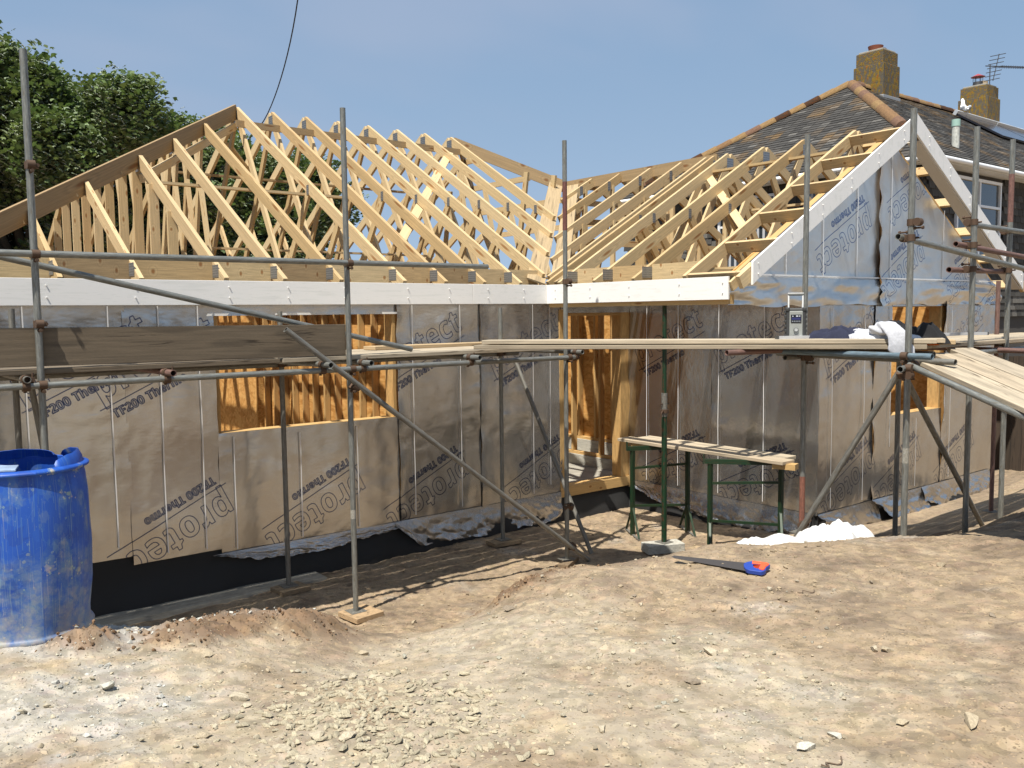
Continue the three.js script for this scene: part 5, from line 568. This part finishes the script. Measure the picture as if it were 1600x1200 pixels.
  caps(E1, T, 'hip_tile'); caps(E2, T, 'hip_tile'); caps(T, V(34, RY, RZ), 'ridge_tile');
  // walls hung with slates
  const WZ = EZ - 0.35, WX = EX + 0.35, BR = std(rgb(0.06, 0.055, 0.05), 0.95); box(nb, 'wall', WX, FARX, 0, EY - 0.02, RZ * 2 - WZ, WZ, BR);
  const hung = (o, along, nrm, w, y0, y1, gaps) => { const out = [], up = V(0, 1, 0), tl = V(0, -1, 0).addScaledVector(nrm, 0.12).normalize(), yv = nrm.clone(); for (let y = y0, j = 0; y < y1; y += 0.15, j++) for (let a = 0.12 + (j % 2) * 0.12; a < w; a += 0.243) { if (gaps.some(([g0, g1, h0, h1]) => a > g0 - 0.1 && a < g1 + 0.1 && y > h0 - 0.1 && y < h1 + 0.08)) continue; const b = 0.05 + 0.05 * R() + (R() < 0.12 ? 0.09 : 0); out.push([o.clone().addScaledVector(along, a).setY(y).addScaledVector(nrm, 0.03 + 0.006 * R()), along, yv, tl, 0.97, [b, b * 0.93, b * 0.85]]); } return out; };
  const wF = [[1.25, 3.3, 3.75, 5.38], [5.2, 6.9, 3.75, 5.38], [8.0, 9.5, 3.75, 5.38]], wL = [[0.9, 2.6, 3.4, 5.3], [3.3, 4.9, 3.4, 5.3]];
  lay('wall_slates', hung(V(WX, 0, WZ), V(1, 0, 0), V(0, 0, 1), 10, 2.6, EY - 0.1, wF)); lay('wall_slates', hung(V(WX, 0, WZ), V(0, 0, -1), V(-1, 0, 0), 8, 2.6, EY - 0.1, wL));
  const UPVC = std(rgb(0.78, 0.79, 0.79), 0.35), PANE = new THREE.MeshPhysicalMaterial({ color: rgb(0.03, 0.035, 0.04), roughness: 0.06, metalness: 0, clearcoat: 0.5 }), CURT = std(rgb(0.45, 0.46, 0.47), 0.8);
  const win = (o, al, nrm, [g0, g1, h0, h1], curtains) => { const w = sub(nb, 'window', o.clone().addScaledVector(al, (g0 + g1) / 2).setY(h0)), q = (a, y, d) => o.clone().addScaledVector(al, a).setY(y).addScaledVector(nrm, d), bar = (n, a, y, a2, y2, t, m = UPVC, dp = 0.07, d = 0.05) => beam(w, n, q(a, y, d), q(a2, y2, d), dp, t, m, Math.abs(y2 - y) > 0.01 ? al : V(0, 1, 0)); bar('frame', g0, h0 + 0.03, g1, h0 + 0.03, 0.06); bar('frame', g0, h1 - 0.03, g1, h1 - 0.03, 0.06); const n = 2; for (let i = 0; i <= n; i++) { const a = mix(g0 + 0.03, g1 - 0.03, i / n); const f = beam(w, 'frame', q(a, h0 + 0.061, 0.05), q(a, h1 - 0.061, 0.05), 0.06, 0.06, UPVC, nrm); } bar('transom', g0 + 0.07, mix(h0, h1, 0.66), g1 - 0.07, mix(h0, h1, 0.66), 0.05, UPVC, 0.06, 0.052); const a = (g0 + g1) / 2; const pm = put(w, 'pane', BOX, PANE, q(a, (h0 + h1) / 2, 0.03)); pm.scale.set(Math.abs(al.x) ? g1 - g0 - 0.08 : 0.012, h1 - h0 - 0.08, Math.abs(al.x) ? 0.012 : g1 - g0 - 0.08); bar('sill', g0 - 0.06, h0 - 0.02, g1 + 0.06, h0 - 0.02, 0.04, UPVC, 0.14, 0.07); if (curtains) for (let i = 0; i < 9; i++) { const c0 = mix(g0 + 0.1, g1 - 0.1, (i + 0.5) / 9); if (i === 4) continue; beam(w, 'blind_slat', q(c0, h0 + 0.09, 0.042), q(c0, h1 - 0.09, 0.042), 0.006, 0.06, CURT, al); } };
  wF.forEach((g, i) => win(V(WX, 0, WZ), V(1, 0, 0), V(0, 0, 1), g, false)); wL.forEach((g) => win(V(WX, 0, WZ), V(0, 0, -1), V(-1, 0, 0), g, true));
  const GUT = UPVC; for (const [p, q] of [[V(EX - 0.1, EY - 0.06, EZ + 0.07), V(FARX, EY - 0.06, EZ + 0.07)], [V(EX - 0.07, EY - 0.06, EZ + 0.1), V(EX - 0.07, EY - 0.06, BZ)]]) { const d = q.clone().sub(p), m = put(nb, 'gutter', new THREE.CylinderGeometry(0.05, 0.05, d.length(), 12, 1), GUT, p.clone().add(q).multiplyScalar(0.5)); m.quaternion.setFromUnitVectors(V(0, 1, 0), d.normalize()); }
  box(nb, 'eaves_soffit', EX, FARX, EY - 0.12, EY - 0.07, WZ - 0.0, EZ - 0.003, UPVC); box(nb, 'eaves_soffit', EX, WX - 0.003, EY - 0.12, EY - 0.07, BZ, EZ - 0.36, UPVC);
  // soil pipe through the slope
  put(nb, 'vent_pipe', new THREE.CylinderGeometry(0.075, 0.075, 0.6, 14), std(rgb(0.66, 0.67, 0.64), 0.6, { map: crete }), V(18.9, 6.18, -8.75)); put(nb, 'vent_cowl', new THREE.CylinderGeometry(0.085, 0.085, 0.14, 14), std(rgb(0.30, 0.46, 0.40), 0.7), V(18.9, 6.53, -8.75));
  // chimneys, rendered and covered with lichen
  const CH = std(rgb(0.78, 0.78, 0.78), 0.95, { map: chTex, bumpMap: chTex, bumpScale: 0.02 }), CH2 = std(rgb(0.85, 0.85, 0.85), 0.95, { map: (() => { const t = chTex.clone(); t.offset.set(0.37, 0.21); t.needsUpdate = true; return t; })() });
  const chimney = (x, z, y0, h, w, m, cowl) => { const c = sub(nb, 'chimney', V(x, y0, z)), b = (n, w0, h0, h1, mm, wz = w0) => put(c, n, new RoundedBoxGeometry(w0, h1 - h0, wz, 2, 0.015), mm, V(x, y0 + (h0 + h1) / 2, z)); b('stack', w, -0.8, h * 0.66, m); b('stack_top', w * 0.9, h * 0.66, h, m); b('flaunching', w * 0.8, h, h + 0.05, CONCRETE); const LEAD = std(rgb(0.30, 0.31, 0.32), 0.55, { metalness: 0.3 }); b('flashing', w + 0.05, -0.42, -0.14, LEAD); const POT = std(rgb(0.24, 0.075, 0.04), 0.85), BLK = std(rgb(0.03, 0.03, 0.032), 0.6);
    if (cowl) { put(c, 'pot', new THREE.CylinderGeometry(0.13, 0.15, 0.14, 18), BLK, V(x - 0.12, y0 + h + 0.1, z)); for (let i = 0; i < 6; i++) { const a = i * 1.047; put(c, 'cowl_bar', new THREE.CylinderGeometry(0.008, 0.008, 0.16, 6), BLK, V(x - 0.12 + 0.13 * Math.cos(a), y0 + h + 0.25, z + 0.13 * Math.sin(a))); } put(c, 'cowl_hood', new THREE.ConeGeometry(0.2, 0.1, 20), std(rgb(0.30, 0.05, 0.06), 0.6), V(x - 0.12, y0 + h + 0.37, z)); put(c, 'pot', new THREE.CylinderGeometry(0.12, 0.12, 0.22, 16), std(rgb(0.38, 0.30, 0.2), 0.9), V(x + 0.25, y0 + h + 0.14, z)); }
    else for (const dx of [-0.16, 0.18]) put(c, 'pot', new THREE.CylinderGeometry(0.19, 0.16, 0.13 + 0.03 * dx, 18), POT, V(x + dx, y0 + h + 0.1, z - dx * 0.3)); };
  chimney(22.0, RZ + 0.05, RY - 0.05, 1.0, 0.82, CH, false); chimney(27.9, RZ + 0.05, RY - 0.05, 1.0, 0.86, CH2, true);
  // panels on the far half of the roof, seen edge on
  { const m = std(rgb(0.02, 0.022, 0.03), 0.15), fr = std(rgb(0.62, 0.65, 0.68), 0.4, { metalness: 0.5 }); for (let i = 0; i < 4; i++) { const c = V(26.75 + i * 2.6, RY - 0.74, RZ + 1.02).add(V(0, 0.15, 0.1)), x = V(1, 0, 0), z = upF.clone().negate(), y = z.clone().cross(x); const p = put(nb, 'solar_panel', BOX, m, c); p.quaternion.setFromRotationMatrix(basis.makeBasis(x, y, z)); p.scale.set(2.5, 0.05, 1.5); const e = put(nb, 'panel_frame', BOX, fr, c.clone().addScaledVector(z, -0.78).addScaledVector(y, 0.03)); e.quaternion.copy(p.quaternion); e.scale.set(2.56, 0.14, 0.1); } }
  // television aerial on the far chimney
  { const a = thing('television_aerial', 'spiky television aerial on a thin mast above the far chimney', 'aerial', V(27.75, RY + 0.95, RZ + 0.4)), M = std(rgb(0.10, 0.105, 0.115), 0.5, { metalness: 0.6 }), rod = (n, p, q, r) => { const d = q.clone().sub(p), m = put(a, n, new THREE.CylinderGeometry(r, r, d.length(), 6), M, p.clone().add(q).multiplyScalar(0.5)); m.quaternion.setFromUnitVectors(V(0, 1, 0), d.normalize()); }; const o = V(27.75, RY + 0.95, RZ + 0.4); rod('mast', o.clone().add(V(0, -0.7, 0)), o.clone().add(V(0, 0.62, 0)), 0.016); const t = o.clone().add(V(0, 0.56, 0)), d = V(0.86, 0.0, 0.5), s = V(0.3, 0, -0.5).normalize(); rod('boom', t.clone().addScaledVector(d, -0.15), t.clone().addScaledVector(d, 1.2), 0.016); for (let i = 0; i < 12; i++) { const c = t.clone().addScaledVector(d, 0.35 + i * 0.075); rod('director', c.clone().add(V(0, -0.02, 0)).addScaledVector(s, -0.16), c.clone().addScaledVector(s, 0.16), 0.008); } for (let i = 0; i < 7; i++) { const c = t.clone().addScaledVector(d, 0.25 - 0.03 * i).add(V(0, 0.33 - i * 0.12, 0)); rod('reflector', c.clone().addScaledVector(V(0.8, 0.2, 0.5), -0.26), c.clone().addScaledVector(V(0.8, 0.2, 0.5), 0.26), 0.011); } rod('reflector_spine', t.clone().add(V(0.25, 0.36, 0.14)), t.clone().add(V(0.1, -0.42, 0.05)), 0.014); }
}
// ---------------------------------------------------------------- gull on the roof
{ const o = V(26.0, 8.14, -11.8), M = std(rgb(0.75, 0.75, 0.74), 0.8), b = thing('gull', 'white gull standing on the roof edge before the far chimney', 'bird', o), pts = [], J = [[[-0.2, 0.16, 0], 0.035, 0.5], [[-0.1, 0.18, 0], 0.075, 0.8], [[0, 0.2, 0], 0.1, 1], [[0.08, 0.24, 0], 0.095, 1], [[0.13, 0.32, 0], 0.06, 1], [[0.15, 0.40, 0], 0.05, 1], [[0.16, 0.45, 0], 0.052, 1], [[0.17, 0.49, 0], 0.03, 1]];
  const P = [], I = [], n = 16; J.forEach(([c, r]) => { for (let i = 0; i < n; i++) { const a = i / n * 6.283; P.push(c[0] + Math.cos(a) * r * 0.6, c[1] + Math.cos(a) * r * 0.9, c[2] + Math.sin(a) * r); } }); for (let j = 0; j + 1 < J.length; j++) for (let i = 0; i < n; i++) { const q = j * n + i, r = j * n + (i + 1) % n; I.push(q, r, r + n, q, r + n, q + n); } for (const e of [0, J.length - 1]) { const c = J[e][0]; P.push(...c); const q = P.length / 3 - 1; for (let i = 0; i < n; i++) I.push(q, e * n + i, e * n + (i + 1) % n); } const g = new THREE.BufferGeometry(); g.setAttribute('position', new THREE.Float32BufferAttribute(P, 3)); g.setIndex(I); g.computeVertexNormals(); put(b, 'body', g, M, o).scale.setScalar(1); put(b, 'beak', new THREE.ConeGeometry(0.014, 0.08, 8).rotateZ(-Math.PI / 2), std(rgb(0.6, 0.35, 0.05), 0.6), o.clone().add(V(0.235, 0.45, 0))); for (const s of [-1, 1]) { put(b, 'leg', new THREE.CylinderGeometry(0.008, 0.008, 0.16, 6), std(rgb(0.5, 0.3, 0.2), 0.7), o.clone().add(V(0, 0.06, s * 0.04))); put(b, 'wing', new THREE.SphereGeometry(0.1, 14, 10).scale(1.7, 0.6, 0.28), std(rgb(0.42, 0.44, 0.47), 0.8), o.clone().add(V(-0.05, 0.2, s * 0.085))); } b.scale.setScalar(1.0); b.rotation.y = 0.8; }
// ---------------------------------------------------------------- overhead cable
{ const c = new THREE.CatmullRomCurve3([V(5.2, 10.6, -10.2), V(7.32, 8.43, -15.29), V(8.48, 7.33, -19.39), V(8.85, 7.05, -21.64), V(9.6, 6.6, -27), V(10.8, 6.3, -36)]); tag(put(scene, 'overhead_cable', new THREE.TubeGeometry(c, 60, 0.013, 6), std(rgb(0.02, 0.02, 0.022), 0.7)), 'thin black overhead cable crossing the sky above the truss peaks', 'cable'); }
// ---------------------------------------------------------------- trees
const leafGeo = (() => { const R = rngOf(401), P = [], N = [], I = []; for (let i = 0; i < 16; i++) { const c = V(R() - 0.5, (R() - 0.5) * 0.8, R() - 0.5).multiplyScalar(0.62), n = V(R() - 0.5, 0.4 + R() * 0.7, R() - 0.5).normalize(), u = V(R() - 0.5, R() - 0.5, R() - 0.5).cross(n).normalize(), w = n.clone().cross(u), s = 0.052 + R() * 0.045, b = P.length / 3; for (const [a, d, h] of [[-1, 0, 0], [-0.35, 0.62, 0.12], [0.25, 0.95, 0.0], [0.45, 0.3, 0.14], [1.1, 0.0, -0.1], [0.45, -0.3, 0.14], [0.25, -0.95, 0.0], [-0.35, -0.62, 0.12]]) { const p = c.clone().addScaledVector(u, a * s).addScaledVector(w, d * s).addScaledVector(n, h * s * 1.5); P.push(p.x, p.y, p.z); N.push(n.x, n.y, n.z); } for (let k = 1; k < 7; k++) I.push(b, b + k + 1, b + k); } const g = new THREE.BufferGeometry(); g.setAttribute('position', new THREE.Float32BufferAttribute(P, 3)); g.setAttribute('normal', new THREE.Float32BufferAttribute(N, 3)); g.setIndex(I); return g; })();
const LEAF = new THREE.MeshPhysicalMaterial({ color: rgb(1, 1, 1), roughness: 0.95, side: THREE.DoubleSide, transmission: 0.4, thickness: 0 }), BARK = std(rgb(0.10, 0.08, 0.06), 0.95, { map: crete });
function tree(label, base, lobes, count, seed, tint) {
  const R = rngOf(seed), t = thing('broadleaf_tree', label, 'tree', base, 'trees behind the bungalow'), limbs = [], top = lobes.reduce((a, l) => Math.max(a, l[1]), 0) * 0.55;
  const limb = (p, q, r0, r1, bend) => { const m = p.clone().add(q).multiplyScalar(0.5).add(V((R() - 0.5) * bend, bend * 0.3, (R() - 0.5) * bend)), c = new THREE.CatmullRomCurve3([p, m, q]), g = new THREE.TubeGeometry(c, 12, 1, 8), a = g.attributes.position; for (let i = 0; i < a.count; i++) { const k = Math.floor(i / 9), cc = c.getPointAt(k / 12), r = mix(r0, r1, k / 12); a.setXYZ(i, cc.x + (a.getX(i) - cc.x) * r, cc.y + (a.getY(i) - cc.y) * r, cc.z + (a.getZ(i) - cc.z) * r); } g.computeVertexNormals(); return g; };
  const fork = V(0, top * 0.5, 0); put(t, 'trunk', mergeGeometries([limb(V(0, -0.3, 0), fork, 0.45, 0.32, 0.3), ...lobes.map(([x, y, z]) => limb(fork.clone().multiplyScalar(0.8 + 0.2 * R()), V(x, y, z), 0.2, 0.04, 1.2))]), BARK, base);
  const m = new THREE.InstancedMesh(leafGeo, LEAF, count), M = new THREE.Matrix4(), Q = new THREE.Quaternion(), E = new THREE.Euler(), vol = lobes.map((l) => l[3] ** 2), tot = vol.reduce((a, b) => a + b); let n = 0, guard = 0;
  while (n < count && guard++ < count * 6) { let r = R() * tot, i = 0; while ((r -= vol[i]) > 0) i++; const [x, y, z, s] = lobes[i], d = V(R() - 0.5, R() - 0.5, R() - 0.5).normalize(), rr = s * (0.5 + 0.55 * Math.sqrt(R())) * (1 + 0.22 * n3(d.x * 2.4 + i, d.y * 2.4, d.z * 2.4 + seed)), p = V(x + d.x * rr, y + d.y * rr * 0.85, z + d.z * rr); if (n3(p.x * 0.75, p.y * 0.75, p.z * 0.75 + seed) < -0.22) continue; Q.setFromEuler(E.set((R() - 0.5) * 0.8, R() * 6.3, (R() - 0.5) * 0.8)); M.compose(p, Q, V(1, 1, 1).multiplyScalar(0.8 + R() * 0.5)); m.setMatrixAt(n, M); const k = 0.75 + R() * 0.6; m.setColorAt(n, rgb(tint[0] * k * (0.9 + R() * 0.25), tint[1] * k, tint[2] * k)); n++; }
  m.count = n; m.name = 'crown'; m.userData.kind = 'stuff'; m.castShadow = m.receiveShadow = true; t.add(m);
}
const lob = (seed, n, w, h, y0, d = w * 0.7, f = () => 1) => { const R = rngOf(seed); return Array.from({ length: n }, () => { const a = R() * 2 - 1; return [a * w, y0 + (1 - R() ** 1.5) * h * f(a), (R() * 2 - 1) * d, 0.9 + R() * 0.9]; }); };
tree('tall dark green broadleaf tree rising behind the hipped truss end', V(5.7, 0, -31), lob(5, 84, 8.9, 7.4, 2.4, 4.2, (a) => 0.90 - 0.30 * a), 34000, 7, [0.105, 0.16, 0.038]);
tree('lower dark tree glimpsed through the roof trusses', V(10.4, 0, -31.5), lob(9, 20, 2.5, 3.6, 2.2, 3, (a) => 1 - 0.35 * a), 7000, 8, [0.095, 0.145, 0.034]);
// ---------------------------------------------------------------- fence in the gap between the houses
{ const f = thing('board_fence', 'dark brown upright board fence in the shaded gap beyond the gable', 'fence', V(14.4, 0, -8)), M = [oldBoard(0.07, 0.05, 0.035), oldBoard(0.085, 0.06, 0.042), oldBoard(0.06, 0.044, 0.03)]; for (let z = -12, i = 0; z < -5.2; z += 0.152, i++) beam(f, 'fence_board', V(14.4, 0.02, z), V(14.4, 1.95 + 0.01 * Math.sin(i * 3), z), 0.145, 0.02, M[i % 3], V(1, 0, 0)); beam(f, 'fence_rail', V(14.43, 1.6, -12), V(14.43, 1.6, -5.2), 0.04, 0.08, M[0]); }
renderer.render(scene, camera);
